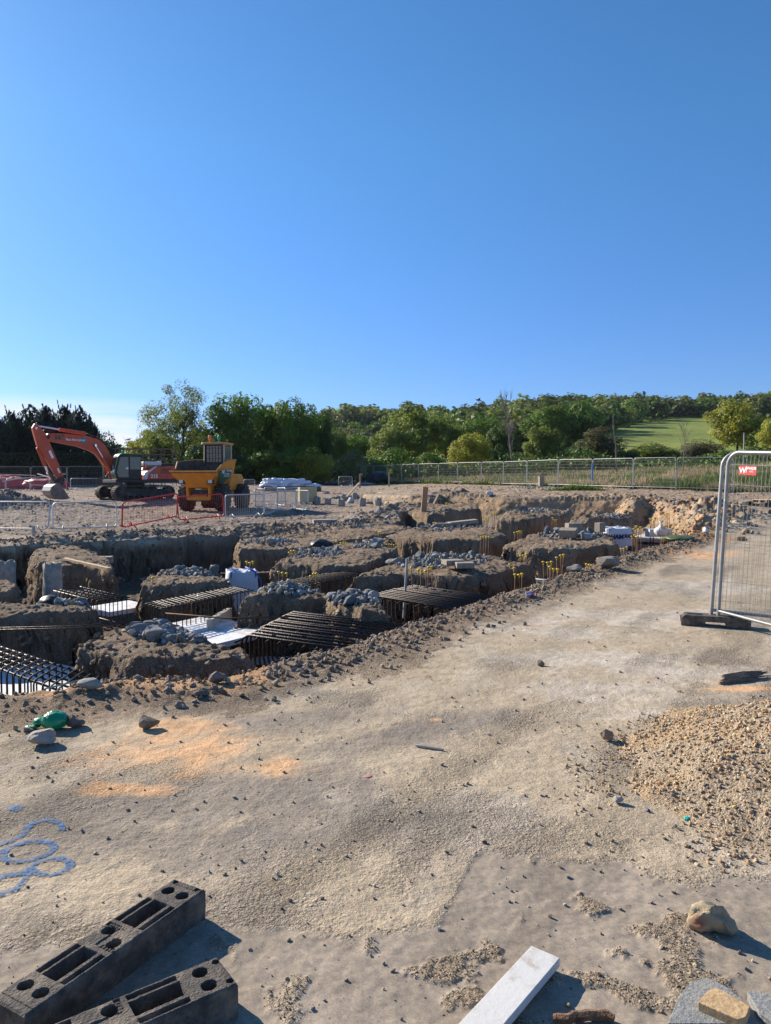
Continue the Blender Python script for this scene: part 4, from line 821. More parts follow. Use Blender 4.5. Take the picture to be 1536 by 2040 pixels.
p = A3(478, 1180, -.3); p = P(481, 1160, 14.4); bb = bulk_bag((p.x, p.y, -.86), .35, .58, .80, 'white bulk bag with a blue strap between two earth blocks', mat('blue_strap', (.05, .12, .4), .6), 1)
MB().tube([(.315, -.34, .30), (.335, -.345, .62), (.20, -.36, .80), (.05, -.2, .88)], .016, 5).build('strap', bpy.data.materials['blue_strap'], bb, True)
p = P(1224, 1070, 20.2); b2 = bulk_bag((p.x, p.y, .45-.86), .12, .80, .86, 'white bulk bag with dark printed letters in the right trench', M_bag, 2)
text('HAM', .17, M_navy, b2, face(-.12, -.44, .62, 0), bold=.008); text('RAIN', .15, M_navy, b2, face(.445, -.06, .62, math.pi/2*.98), bold=.006)
MB().box((-.31, -.438, .62), (.07, .006, .12)).build('printed_emblem', mat('printed_emblem', (.5, .42, .03), .7), b2)
text('RAIN', .13, M_navy, b2, face(.24, -.445, .64, .05), bold=.006); MB().box((.25, -.44, .30), (.22, .006, .14)).build('printed_patch', M_navy, b2)
# small tied bag
e = empty('tied_bag', A3(1316, 1068, -.42), 0, 'small white tied bag on the white blocks in the right trench', 'bag'); v, f = ICO[4]; v = v.copy(); v[:, 2] = np.where(v[:, 2] > .2, .2+(v[:, 2]-.2)*1.9, v[:, 2]); v[:, :2] *= (1-.75*sm(.15, 1.2, v[:, 2]))[:, None]
v *= (1+.12*fbm(v[:, 0]*3+v[:, 2], v[:, 1]*3, 3, 5))[:, None]; mesh_np('bag', v*np.array([.2, .2, .17])+np.array([0, 0, .16]), f, M_white, parent=e, smooth=True)
MB().lathe([(.03, .36), (.02, .41), (.06, .47)], 9).build('tied_neck', M_white, e, True)
# concrete stumps, pile heads, slabs, boards
def stump(px, py_top, d, w, label, seed, h=1.35, name='concrete_stump', cat='concrete stump', wd=None):
    p = P(px, py_top, d); bm = bmesh.new(); bmesh.ops.create_cube(bm, size=1); bmesh.ops.subdivide_edges(bm, edges=bm.edges[:], cuts=9, use_grid_fill=True)
    vs = np.array([q.co[:] for q in bm.verts]); fs = np.array([[q.index for q in f.verts] for f in bm.faces]); bm.free(); cr = np.hypot(vs[:, 0], vs[:, 1]); q = vs*np.array([w, wd or w, h])
    q[:, :2] *= (1-.22*np.clip(cr/.5-1, 0, .42)/.42)[:, None]; q[:, 2] += np.where(vs[:, 2] > .4, .12*w*fbm(vs[:, 0]*3, vs[:, 1]*3, 3, seed)*2, 0); q += w*.09*np.stack([fbm(vs[:, 1]*4+vs[:, 0]*3, vs[:, 2]*5, 3, seed+i) for i in range(3)], -1)
    q[:, 2] -= h/2; o = mesh_np(name, q, fs, M_conc, smooth=True); o.location = p; o.rotation_euler = (0, 0, seed*.7); return tag(o, label, cat)
stump(104, 1124, 12.9, .30, 'rough concrete stump standing in the left trench', 1); stump(10, 1121, 14.2, .34, 'rough concrete stump at the left picture edge', 2, 1.5)
PH = [(632, 981, 42), (653, 984, 41), (685, 979, 45), (742, 977, 46), (766, 978, 46), (797, 980, 45), (680, 987, 39), (722, 990, 38), (706, 979, 46), (753, 991, 37)]
for i, (px, py, d) in enumerate(PH):
    g = gp(px, d); hgt = P(px, py, d).z-g.z; hgt = min(max(hgt, .2), .42); o = stump(px, py, d, .30, 'short square concrete pile head in the far shallow trenches', 10+i, hgt+.8, 'pile_head', 'pile head', .38); o.location.z = g.z+hgt; o['group'] = 'concrete pile heads in the far trenches'
M_kerb = mat('tan_concrete', (.27, .235, .185), .9, 0, .2, 12, bump=.4)
def block_at(px, py, sz, rz, label, m=M_kerb, name='concrete_slab', cat='concrete slab', tilt=(0, 0), dz=.05):
    p = gr(px, py); o = MB().box((0, 0, sz[2]/2), sz).build(name, m, bevel=.008); o.location = p+Vector((0, 0, dz)); o.rotation_euler = (tilt[0], tilt[1], rz); return tag(o, label, cat)
block_at(925, 1137, (.33, .26, .10), .1, 'flat tan slab lying in front on the largest block'); block_at(902, 1134, (.36, .28, .09), .3, 'flat tan slab behind another on the largest block', dz=.08)
block_at(884, 1052, (.5, .25, .12), 0, 'thin slab edge at the front of the middle rubble'); block_at(942, 1045, (.9, .55, .12), -.15, 'long grey slab leaning over the middle rubble', tilt=(0, .12)); block_at(922, 1048, (.9, .5, .12), .1, 'long grey slab flat in the middle rubble', tilt=(0, -.1))
block_at(1143, 1064, (.40, .25, .24), .2, 'grey squared block on the right block rubble'); block_at(1133, 1073, (.42, .22, .20), -.5, 'tan squared block in front of the grey one', tilt=(.3, 0)); block_at(1195, 1063, (.2, .2, .25), .5, 'pale half block beside the printed bag')
block_at(200, 1099, (.55, .3, .16), .1, 'tan concrete block on the foot of the left bank', dz=.12); block_at(493, 1058, (.5, .3, .12), .1, 'dark slab on the left bank', M_conc); block_at(647, 1046, (.9, .5, .15), .2, 'grey slab on the left bank beyond the barriers', M_conc)
block_at(945, 1018, (.8, .6, .35), .2, 'pale pipe collar in the far rubble', name='concrete_ring'); block_at(912, 1020, (.8, .6, .35), -.2, 'pale broken pipe left of another in the far rubble', name='concrete_ring'); block_at(1078, 970, (.35, .35, .75), .1, 'pale upright block at the foot of the far fence')
block_at(870, 1026, (2.4, .12, .06), .05, 'long thin plank under the far rubble', M_timber, 'plank', 'plank')
o = MB().box((0, 0, .3), (.24, .06, 1.2)).build('brown_board', mat('brown_board', (.40, .22, .12), .8, 0, .12, 4)); p = P(844, 1018, 30.5); o.location = (p.x, p.y, p.z); o.rotation_euler = (.0, .08, .3); o.data.transform(Matrix.Translation((0, 0, .12))); tag(o, 'upright brown board standing in the far trench', 'board')
o = scrap('pink_sheet', 852, 993, .6, .12, (.6, .33, .3), 'pinkish sheet lying behind the brown board', 'sheet', 6); 
tr = empty('timber_trestle', gp(874, 37), .3, 'grey timber trestle at the foot of the sunlit bank', 'trestle')
for dx, dy in ((-.25, -.1), (.2, .1), (.05, -.25)): MB().tube([(dx, dy, 0), (0, 0, 1.15)], .045, 6).build('leg', M_oldwood, tr)
MB().box((0, 0, 1.17), (.35, .3, .08)).build('head', M_oldwood, tr)
def plank(a, b, w, th, label, m=M_timber, rel=True):
    d = (b-a); o = MB().box((0, 0, 0), (d.length, w, th)).build('plank', m); o.location = (a+b)/2; o.rotation_euler = d.to_track_quat('X', 'Z').to_euler(); return tag(o, label, 'plank')
plank(P(128, 1113, 15.6), P(218, 1133, 13.9), .09, .04, 'pale timber plank leaning on the left earth spur')
plank(P(860, 1012, 35), P(873, 985, 36.5), .08, .05, 'timber prop leaning beside the trestle'); plank(P(690, 990, 44), P(716, 962, 46), .14, .06, 'long timber prop leaning among the far pile heads')
stake = MB().box((0, 0, -.35), (.035, .03, 1.0)).build('grey_stake', M_galv); p = P(810, 1130, 12.0); stake.location = p; stake.rotation_euler = (0, .06, .3); tag(stake, 'grey stake behind the wide cage', 'stake')
for (px, py, d, lab) in ((66, 1068, 23, 'short grey post on the left bank'),): o = MB().tube([(0, 0, -.3), (0, 0, .25)], .05, 8).build('short_post', M_galv, smooth=40); o.location = gp(px, d)+Vector((0, 0, .1)); tag(o, lab, 'post')
scrap('black_sheeting', 640, 1089, .34, .13, (.012, .012, .013), 'black plastic sheeting crumpled beside grey rubble in the pit', 'sheeting', 8); scrap('black_bundle', 98, 1199, .20, .09, (.012, .011, .011), 'black tangled bundle on the left earth block', 'bundle', 9)
scrap('black_sheeting', 1418, 1012, .42, .26, (.05, .05, .05), 'dark crumpled sheeting on the right bank rubble', 'sheeting', 10); scrap('white_carton', 1405, 1064, .08, .10, (.7, .7, .7), 'white carton on the right bank', 'carton', 11); scrap('plastic_bottle', 282, 1243, .13, .05, (.5, .5, .6), 'clear plastic bottle behind the front left rubble', 'bottle', 12); scrap('turf', 1350, 1078, .5, .07, (.06, .09, .02), 'patch of green turf on the right pit edge', 'turf', 13)
# ------------------------------------------------------------------ temporary fencing
def panel_proto(wire, hr, nv):
    e = empty('mesh_fence_panel', (0, -30, 0), 0, 'x', 'fence panel', 'steel mesh fence panels'); L2, h, R = 3.4, 2.0, .16; rr = .021
    pts = [(0, 0, .08), (0, 0, h-R)]+[(R-R*math.cos(a), 0, h-R+R*math.sin(a)) for a in np.linspace(.25, 1.4, 5)]+[(L2-R+R*math.sin(a), 0, h-R+R*math.cos(a)) for a in np.linspace(.0, 1.5, 6)]+[(L2, 0, .08)]
    MB().tube(pts, rr, 8).tube([(0, 0, .16), (L2, 0, .16)], rr*.9, 8).build('frame', M_galv, e, 50)
    m = MB()
    for i in range(nv): x = .04+(L2-.08)*i/(nv-1); m.tube([(x, .004, .14), (x, .004, h-.02)], wire, 4)
    for j in range(8): z = .28+(h-.42)*j/7; m.tube([(.0, -.004, z), (L2, -.004, z)], hr, 4)
    m.build('mesh_infill', M_wire, e); return e
near_p = panel_proto(.0018, .0022, 66); far_p = panel_proto(.0022, .0045, 34)
ff = empty('fence_foot', (0, -30, 0), 0, 'x', 'fence foot')
def arch_foot(name='fence_foot'):
    m = MB().prism([(-.37, 0), (-.12, 0), (-.10, .055), (.10, .055), (.12, 0), (.37, 0), (.37, .085), (.33, .125), (-.33, .125), (-.37, .085)], -.11, .11); return m
arch_foot().build('body', M_rubber, ff, bevel=.008)
mm = MB()
for sx_ in (-1, 1): mm.box((sx_*.22, 0, .127), (.16, .09, .006)); mm.box((sx_*.36, 0, .07), (.03, .12, .05))
mm.build('foot_plate', M_black, ff)
fp = gr(1424, 1247); ff.location = fp; ff.rotation_euler = (0, 0, -.36); tag(ff, 'black plastic fence foot under the nearest fence panels', 'fence foot')
near_p.location = fp+Vector((.02, -.03, .02)); near_p.rotation_euler = (0, rad(3.2), math.atan2(-.92, .40)); tag(near_p, 'nearest mesh fence panel, carrying the red sign, at the right edge', 'fence panel')
q = copy_of(near_p, fp+Vector((-.035, .035, .02)), (0, rad(3.0), math.atan2(-.40, .92)), None, 'mesh fence panel sharing the near foot, turned away to the right')
sg = empty('hire_sign', near_p.location, near_p.rotation_euler[2], 'small red sign with white arrow letter wired to the nearest fence panel', 'sign'); sg.rotation_euler = near_p.rotation_euler
sg.location = near_p.location; MB().box((.28, -.016, 1.80), (.22, .004, .10)).build('sign_plate', M_sign, sg)
sgm = lambda x, z: Matrix.Translation((x, -.0195, z)) @ Matrix.Rotation(math.pi/2, 4, 'X')
text('W', .085, M_print, sg, sgm(.217, 1.795), ext=.0006, bold=.003); text('WADE', .040, M_print, sg, sgm(.330, 1.822), ext=.0006, bold=.002); text('HIRE', .028, M_print, sg, sgm(.330, 1.787), ext=.0006)
MB().slab([(-.005, 0), (.005, 0), (.005, .05), (.016, .05), (0, .072), (-.016, .05), (-.005, .05)], 0, .001, Matrix.Translation((.265, -.0195, 1.775)) @ Matrix.Rotation(math.pi/2, 4, 'X')).build('arrow', M_print, sg)
FB = [(1458, 42), (1345, 44.3), (1260, 47), (1179, 50.5), (1111, 54), (1049, 58), (1002, 62), (958, 66), (911, 69.5), (873, 73), (833, 76), (800, 78), (771, 79.5), (744, 81), (720, 82), (695, 83), (658, 83.5), (605, 84), (552, 84.5), (503, 85), (450, 85), (400, 85)]
FL = [(345, 80), (290, 78), (206, 72), (134, 70.5), (62, 69), (-10, 67.5), (-80, 66)]
ordn = ['first', 'second', 'third', 'fourth', 'fifth', 'sixth', 'seventh', 'eighth', 'ninth', 'tenth', 'eleventh', 'twelfth', 'thirteenth', 'fourteenth', 'fifteenth', 'sixteenth', 'seventeenth', 'eighteenth', 'nineteenth', 'twentieth', 'twenty-first']
usedp = False
for lst, nm in ((FB, 'far mesh fence panel along the meadow, {} from the red sign'), (FL, 'far mesh fence panel behind the red excavator, {} from its engine end')):
    for i in range(len(lst)-1):
        a, b = gp(*lst[i]), gp(*lst[i+1]); d = b-a; L0 = math.hypot(d.x, d.y); o = dup(far_p) if usedp else far_p; usedp = True
        o.location = a+Vector((0, 0, .05)); o.scale = ((L0-.06)/3.4, 1, 1); o.rotation_euler = (0, -math.atan2(d.z, L0), math.atan2(d.y, d.x)); tag(o, nm.format(ordn[i]), 'fence panel', 'steel mesh fence panels')
        if i % 2 == 0 and lst is FB and i < 13: c = dup(ff); c.location = a; c.rotation_euler = (0, 0, math.atan2(d.y, d.x)+1.57); tag(c, 'black fence foot under the far fence along the meadow, by panel '+ordn[i]+' from the sign', 'fence foot', 'fence feet along the meadow')
blue = MB().tube([(0, 0, .55), (0, 0, 1.75)], .055, 8).build('blue_sleeve', mat('blue_sleeve', (.02, .16, .5), .5), smooth=40); blue.location = gp(1179, 50.4)+Vector((0, -.06, 0)); tag(blue, 'blue sleeve wrapped round a far fence post', 'sleeve')
def barrier_proto(m, nb):
    e = empty('pedestrian_barrier', (0, -30, 0), 0, 'x', 'barrier'); L2, h, R = 2.2, 1.05, .13
    pts = [(R, 0, .12)]+[(R-R*math.sin(a), 0, .12+R-R*math.cos(a)) for a in (.5, 1.05, 1.5)]+[(R-R*math.cos(a), 0, h-R+R*math.sin(a)) for a in (.05, .5, 1.05, 1.5)]+[(L2-R+R*math.sin(a), 0, h-R+R*math.cos(a)) for a in (.05, .5, 1.05, 1.5)]+[(L2-R+R*math.cos(a), 0, .12+R-R*math.sin(a)) for a in (.05, .5, 1.05, 1.5)]
    MB().tube(pts, .025, 7, True).build('frame', m, e, 50); b = MB()
    for i in range(nb): x = .1+(L2-.2)*i/(nb-1); b.tube([(x, 0, .13), (x, 0, h-.01)], .0042, 5)
    b.build('bars', m, e)
    for x in (.35, L2-.35): MB().tube([(x, -.28, 0), (x, -.02, .22), (x, 0, .12), (x, .02, .22), (x, .28, 0)], .017, 6).build('foot', m, e, True)
    return e
bg_, br_ = barrier_proto(M_barrier, 20), barrier_proto(M_redpaint, 20); fg = [False, False]
def barrier(A, B, red, label, lean=0.0, tw=0.0, grp='pedestrian barriers round the pit'):
    d = B-A; L0 = math.hypot(d.x, d.y); k = 1 if red else 0; src = (bg_, br_)[k]; o = src if not fg[k] else dup(src); fg[k] = True
    o.location = A; o.scale = (L0/2.2, 1, 1); o.rotation_euler = (lean, -math.atan2(d.z, L0)+tw, math.atan2(d.y, d.x)); return tag(o, label, 'barrier', grp)
barrier(gp(-42, 25.2), gp(94, 24.6), 0, 'grey barrier at the left picture edge', -.15); barrier(gp(104, 25), gp(232, 25.6), 0, 'grey barrier left of the two red ones', -.28, -.02)
barrier(gp(242, 26), gp(352, 29), 1, 'red leaning barrier nearer the left', .12, -.05); barrier(gp(356, 29), gp(447, 30.2), 1, 'red barrier in front of the yellow dumper', -.05, -.02)
barrier(gp(449, 30.4), gp(525, 32.2), 0, 'grey barrier joining the red one by the dumper wheel'); barrier(gp(527, 32.4), gp(553, 35), 0, 'grey barrier turned away right of the dumper')
for (p0_, d0, p1_, d1, lab) in ((508, 38, 524, 37.2, 'narrow-looking grey barrier nearest the dumper side'), (526, 40, 552, 40.5, 'grey barrier at the back of the small enclosure'), (552, 40.5, 568, 38.5, 'grey barrier slanting inside the small enclosure'), (568, 40, 592, 41.2, 'grey barrier behind the wrapped pallet side'), (587, 36.5, 613, 35.2, 'grey barrier at the right end of the small enclosure'), (553, 35.2, 590, 36.4, 'grey barrier at the front of the small enclosure')):
    barrier(gp(p0_, d0), gp(p1_, d1), 0, lab, random.uniform(-.06, .06))
for i, (a, b, d) in enumerate(((-30, 11, 60), (13, 60, 60.5), (62, 98, 61), (100, 133, 62), (141, 202, 63), (204, 236, 63.5), (272, 318, 64), (320, 346, 64), (486, 508, 60), (675, 702, 72))):
    barrier(gp(a, d), gp(b, d+.4), 0, ('grey low barrier in the row behind the excavator, '+ordn[i]+' from the left') if i < 8 else ['grey low barrier behind the dumper', 'greenish low barrier by the far brown posts'][i-8], 0, 0, 'low barriers at the back of the site')
# ------------------------------------------------------------------ excavator (x forward, y to its left, z up)
def track_mesh(L2, R, w, name, parent, y0, m):
    """closed track band with shoes"""
    half = L2/2-R; pts = []; nseg = 14
    for i in range(nseg+1): pts.append((-half+2*half*i/nseg, 2*R))
    for i in range(1, 10): a = math.pi/2-math.pi*i/10; pts.append((half+R*math.cos(a), R+R*math.sin(a)))
    for i in range(nseg+1): pts.append((half-2*half*i/nseg, 0))
    for i in range(1, 10): a = -math.pi/2-math.pi*i/10; pts.append((-half+R*math.cos(a), R+R*math.sin(a)))
    b = MB(); n = len(pts)
    for i in range(n):
        p, q = Vector((pts[i][0], 0, pts[i][1])), Vector((pts[(i+1) % n][0], 0, pts[(i+1) % n][1])); c = (p+q)/2; d = q-p
        if d.length < .02: continue
        a = math.atan2(d.z, d.x); M_ = Matrix.Translation((c.x, y0, c.z)) @ Matrix.Rotation(-a, 4, 'Y'); b.box((0, 0, -.03), (d.length*.94, w, .05), M_); b.box((0, 0, .01), (.03, w, .035), M_); b.box((d.length*.3, 0, .0), (.02, w, .03), M_)
    return b.build(name, m, parent)
M_dust = mat('dusty_track', (.10, .085, .07), .85, .1, .3, 6, dirt=(.24, .18, .13), dscale=3, damt=.5)
M_grime = mat('grimy_steel', (.06, .052, .046), .75, .2, .3, 5, dirt=(.2, .15, .11), dscale=3, damt=.45)
M_white2 = mat('pale_grey_paint', (.6, .6, .6), .5, 0, .1); M_amber = mat('amber_lens', (.85, .22, .01), .3); M_glens = mat('green_lens', (.0, .34, .14), .3)
M_mint = mat('light_green_trim', (.15, .45, .08), .5)
ex = empty('excavator', gp(270, 48)+Vector((0, 0, 0)), rad(219), 'red orange tracked excavator with its arm curled down and bucket on the ground', 'excavator'); ex.scale = (.95, .98, 1.0)
under = Matrix.Rotation(rad(6), 4, 'Z')
for sy in (1.2, -1.2):
    tr = track_mesh(4.4, .44, .6, 'track', ex, 0, M_dust); tr.matrix_local = under @ Matrix.Translation((0, sy, .02))
    f_ = MB().prism([(-1.75, .22), (1.75, .22), (1.75, .62), (1.2, .70), (-1.2, .70), (-1.75, .62)], -.2, .2).build('track_frame', M_grime, tr, bevel=.02)
    for x in (-1.72, 1.72): MB().lathe([(.36, -.22), (.36, .22)], 20, Matrix.Translation((x, 0, .44)) @ Matrix.Rotation(math.pi/2, 4, 'X')).lathe([(.14, -.3), (.14, .3)], 14, Matrix.Translation((x, 0, .44)) @ Matrix.Rotation(math.pi/2, 4, 'X')).build('sprocket', M_grime, tr, 40)
    for i in range(7): MB().lathe([(.11, -.22), (.11, .22)], 12, Matrix.Translation((-1.25+i*.42, 0, .17)) @ Matrix.Rotation(math.pi/2, 4, 'X')).build('roller', M_grime, tr, 40)
car = MB().box((0, 0, .62), (1.9, 2.1, .4)).lathe([(.62, .8), (.62, 1.12)], 24).build('undercarriage', M_grime, ex)
pf = MB().box((-.35, 0, 1.20), (4.3, 2.66, .20)).build('platform', M_black, ex, bevel=.02)
# rear house
hs_ = MB().prism([(-.15, 1.30), (-.15, 1.62), (-.75, 2.15), (-2.35, 2.22), (-2.66, 2.12), (-2.74, 1.9), (-2.74, 1.32)], -1.36, 1.33).build('engine_house', M_orange, ex, bevel=.05)
MB().prism([(-2.35, 1.27), (-2.35, 2.24), (-2.72, 2.18), (-2.82, 1.9), (-2.82, 1.30), (-2.7, 1.2)], -1.365, 1.345).build('counterweight', M_orange, ex, bevel=.06)
MB().prism([(-.12, 1.32), (-.12, 1.72), (-.92, 2.18), (-1.05, 2.18), (-.42, 1.72), (-.32, 1.32)], 1.332, 1.342).build('pale_stripe', M_white2, ex)
MB().box((-.9, .1, 2.36), (1.3, 1.6, .26)).build('engine_hood', M_white2, ex, bevel=.06)
MB().box((-2.0, .2, 2.3), (.9, 1.5, .16)).build('hood_rear', M_black, ex, bevel=.04); MB().lathe([(.06, 2.2), (.06, 2.75), (.05, 2.8)], 10, Matrix.Translation((-1.7, -.5, 0))).build('exhaust', M_black, ex, 40)
g_ = MB()
for i in range(7): g_.box((-1.75, 1.338, 1.72+i*.05), (1.0, .012, .018))
g_.build('grille', M_black, ex)
rl = MB()
rl.tube([(-.2, 1.2, 2.2), (-.2, 1.2, 2.75), (-2.3, 1.2, 2.75), (-2.3, 1.2, 2.25)], .02, 6); rl.tube([(-.2, -1.2, 2.2), (-.2, -1.2, 2.95), (-2.3, -1.2, 2.95), (-2.3, -1.2, 2.25)], .02, 6); rl.build('guard_rail', M_black, ex)
sideM = lambda x, y, z: Matrix.Translation((x, y, z)) @ Matrix.Rotation(math.pi, 4, 'Z') @ Matrix.Rotation(math.pi/2, 4, 'X')
text('215', .34, M_print, ex, sideM(-.82, 1.345, 1.52), ext=.002, bold=.01); text('B&T', .13, M_darkprint, ex, sideM(-1.62, 1.352, 1.92), ext=.002, bold=.006); text('Plant Hire', .09, M_print, ex, sideM(-2.05, 1.352, 1.88), ext=.002)
# cab
cb = MB().prism([(.02, 1.30), (1.72, 1.30), (1.85, 1.75), (1.62, 2.78), (1.45, 2.93), (.06, 2.93)], .34, 1.34).build('cab', M_black, ex, bevel=.04)
MB().prism([(.95, 1.45), (1.62, 1.45), (1.72, 1.78), (1.50, 2.72), (.95, 2.75)], 1.336, 1.346).build('door_glass', M_glass, cb); MB().prism([(.12, 1.95), (.85, 1.95), (.85, 2.75), (.12, 2.75)], 1.336, 1.346).build('side_window', M_glass, cb)
MB().prism([(1.73, 1.42), (1.865, 1.75), (1.655, 2.70), (1.62, 2.70)], .42, 1.26).build('windscreen', mat('sky_glass', (.03, .045, .06), .04, 0, .1, spec=1.0), cb)
MB().box((.75, .85, 2.95), (1.3, .9, .05)).build('cab_roof', M_mint, cb, bevel=.02); MB().tube([(1.83, 1.34, 1.4), (1.90, 1.345, 1.75), (1.66, 1.345, 2.75), (1.5, 1.345, 2.92)], .02, 6).build('green_edge', M_mint, cb)
MB().tube([(.9, 1.36, 1.4), (.9, 1.36, 2.8)], .02, 6).build('door_pillar', M_black, cb); MB().box((1.05, 1.352, 2.02), (.16, .01, .12)).build('sticker', M_print, cb)
for x, m_ in ((1.2, M_glens), (.55, M_amber)): MB().lathe([(.09, 2.96), (.10, 3.02), (.10, 3.12), (.05, 3.18)], 12, Matrix.Translation((x, .95, 0))).build('beacon', m_, cb, 40)
mr_ = MB().tube([(1.8, 1.36, 2.0), (2.0, 1.5, 2.05)], .015, 6).box((2.02, 1.52, 2.05), (.05, .2, .3)).build('mirror', M_black, ex)
# boom, stick, cylinders
bo = MB().prism([(.55, 1.55), (1.0, 1.45), (2.25, 2.3), (2.62, 2.72), (2.95, 3.05), (3.35, 3.24), (4.45, 3.54), (6.40, 3.80), (6.74, 3.92), (6.80, 4.18), (6.66, 4.32), (5.2, 4.34), (3.7, 4.26), (2.66, 4.02), (2.12, 3.62), (1.75, 3.05)], -.24, .24).build('boom', M_orange, ex, bevel=.03)
text('B&T', .42, M_darkprint, bo, sideM(5.80, .243, 4.07), ext=.002, bold=.014); text('Plant Hire Ltd', .21, M_print, bo, sideM(4.72, .243, 3.95), ext=.002, bold=.004)
MB().lathe([(.21, 0), (.21, .008)], 24, Matrix.Translation((3.92, .243, 3.93)) @ Matrix.Rotation(-math.pi/2, 4, 'X')).build('round_badge', M_teal, bo); text('B&T', .15, M_print, bo, sideM(3.92, .254, 3.93), ext=.001, bold=.005)
MB().lathe([(.10, -.34), (.10, .34)], 14, Matrix.Translation((3.05, 0, 3.62)) @ Matrix.Rotation(math.pi/2, 4, 'X')).lathe([(.12, -.33), (.12, .33)], 14, Matrix.Translation((6.66, 0, 4.08)) @ Matrix.Rotation(math.pi/2, 4, 'X')).build('boom_pin', M_grime, bo, 40)
stk = MB().prism([(7.82, 4.62), (7.62, 4.92), (7.40, 4.86), (6.80, 4.26), (6.42, 3.50), (6.0, 2.60), (5.52, 1.48), (5.62, 1.28), (5.92, 1.28), (6.55, 2.2), (7.28, 3.25), (7.48, 3.5)], -.19, .19).build('stick', M_orange, ex, bevel=.03)
for (x, z, w, h) in ((6.45, 2.95, .18, .55), (5.9, 1.9, .12, .35)): MB().box((0, .193, 0), (w, .006, h), Matrix.Translation((x, 0, z)) @ Matrix.Rotation(rad(28), 4, 'Y')).build('sticker', M_print, stk)
MB().lathe([(.09, 0), (.09, .01)], 16, Matrix.Translation((7.52, .192, 4.62)) @ Matrix.Rotation(-math.pi/2, 4, 'X')).build('pin_cover', M_print, stk)
def ram(p, q, y, r1, r2, frac, name='ram'):
    p, q = Vector((p[0], y, p[1])), Vector((q[0], y, q[1])); mid = p.lerp(q, frac); o = MB().tube([p, mid], r1, 10).tube([p-Vector((0, .08, 0)), p+Vector((0, .08, 0))], r1*1.1, 8).build(name, M_orange, ex, 50); MB().tube([mid, q], r2, 10).tube([q-Vector((0, .08, 0)), q+Vector((0, .08, 0))], r2*1.6, 8).build('rod', M_chrome, o, 50)
for y in (-.42, .42): ram((1.55, 1.55), (3.05, 3.62), y, .10, .055, .62)
ram((3.75, 4.42), (7.60, 4.80), 0, .115, .06, .52); ram((7.30, 3.30), (6.62, 1.72), .0, .10, .055, .70); ram((7.42, 3.30), (6.7, 1.72), .0, .09, .05, .70)
MB().prism([(6.70, 1.80), (6.50, 1.78), (5.95, 1.06), (6.12, 1.0)], -.24, .24).build('link', M_grime, ex, bevel=.02)
hose = MB()
for y in (-.12, .12): hose.tube([(1.7, y, 3.2), (2.2, y, 3.9), (2.8, y, 4.2), (3.6, y, 4.42)], .03, 6); hose.tube([(6.2, y, 4.4), (6.9, y, 4.55), (7.2, y, 4.2), (7.0, y, 3.7)], .03, 6)
hose.build('hose', M_black, ex, True)
MB().tube([(2.0, .5, 1.9), (2.35, .55, 1.5), (2.5, .5, 2.3), (2.3, .3, 2.6)], .025, 6).build('yellow_hose', mat('yellow_hose', (.5, .35, .05), .6), ex, True)
# bucket: curved shell, side plates, hanger
prof = [(5.35, .10), (5.55, .02), (5.9, -.01), (6.35, .06), (6.72, .28), (6.85, .58), (6.72, .86), (6.42, 1.02), (6.05, 1.05)]; bw = .95
bk = MB(); inn_ = [(5.40, .13), (5.57, .06), (5.9, .035), (6.33, .10), (6.66, .31), (6.79, .58), (6.67, .82), (6.40, .97), (6.05, 1.0)]
bk.prism(prof+inn_[::-1], -bw, bw); bs = bk.build('bucket', M_steel, ex, 30)
for y in (-bw, bw): MB().prism(prof+[(5.75, .62)], y-.025, y+.025).build('side_plate', M_steel, bs, bevel=.008)
MB().box((5.36, 0, .10), (.16, 2*bw+.06, .035)).build('cutting_edge', M_steel, bs); hg = MB()
for y in (-.28, .28): hg.prism([(5.50, 1.42), (5.75, 1.50), (6.2, 1.35), (6.5, .98), (5.6, .92)], y-.04, y+.04)
hg.box((5.85, 0, 1.18), (.5, .5, .3)); hg.build('hanger', M_grime, ex, bevel=.02)
for ch in ex.children:          # the upper part is slewed a little further towards the camera, so its reach looks shorter
    if ch.name.split('.')[0] in ('boom', 'stick', 'ram', 'link', 'hose', 'bucket', 'hanger', 'yellow_hose'): ch.scale = (.80, 1, .94); ch.location = (.36, 0, .06)
# ------------------------------------------------------------------ dumper (x forward)
dm = empty('dumper', gp(408, 36.4), rad(259), 'yellow site dumper with a dark skip and glazed cab, facing the camera', 'dumper'); dm.scale = (.92, .93, 1.06)
M_tread = M_tyre
def wheel(x, y, R, w, label=None):
    t = MB().lathe([(R*.55, -w/2), (R*.86, -w/2), (R*.95, -w*.44), (R*.97, -w*.3), (R*.97, w*.3), (R*.95, w*.44), (R*.86, w/2), (R*.55, w/2)], 30, Matrix.Translation((x, y, R)) @ Matrix.Rotation(math.pi/2, 4, 'X'))
    for k in range(16):
        for s_ in (-1, 1):
            a = 2*math.pi*(k+(.5 if s_ > 0 else 0))/16; t.box((0, 0, R*.985), (.075, w*.52, .075), Matrix.Translation((x, y+s_*w*.24, R)) @ Matrix.Rotation(a, 4, 'Y') @ Matrix.Rotation(s_*.55, 4, 'Z'))
    t_ = t.build('tyre', M_tyre, dm, 35); MB().lathe([(R*.54, -w*.35), (R*.54, -w*.25), (R*.2, -w*.1), (R*.2, w*.1), (R*.54, w*.25), (R*.54, w*.35)], 24, Matrix.Translation((x, y, R)) @ Matrix.Rotation(math.pi/2, 4, 'X')).build('rim', M_yellow, t_, 40)
for x, y in ((0, 1.02), (0, -1.02), (-2.75, 1.02), (-2.75, -1.02)): wheel(x, y, .62, .58)
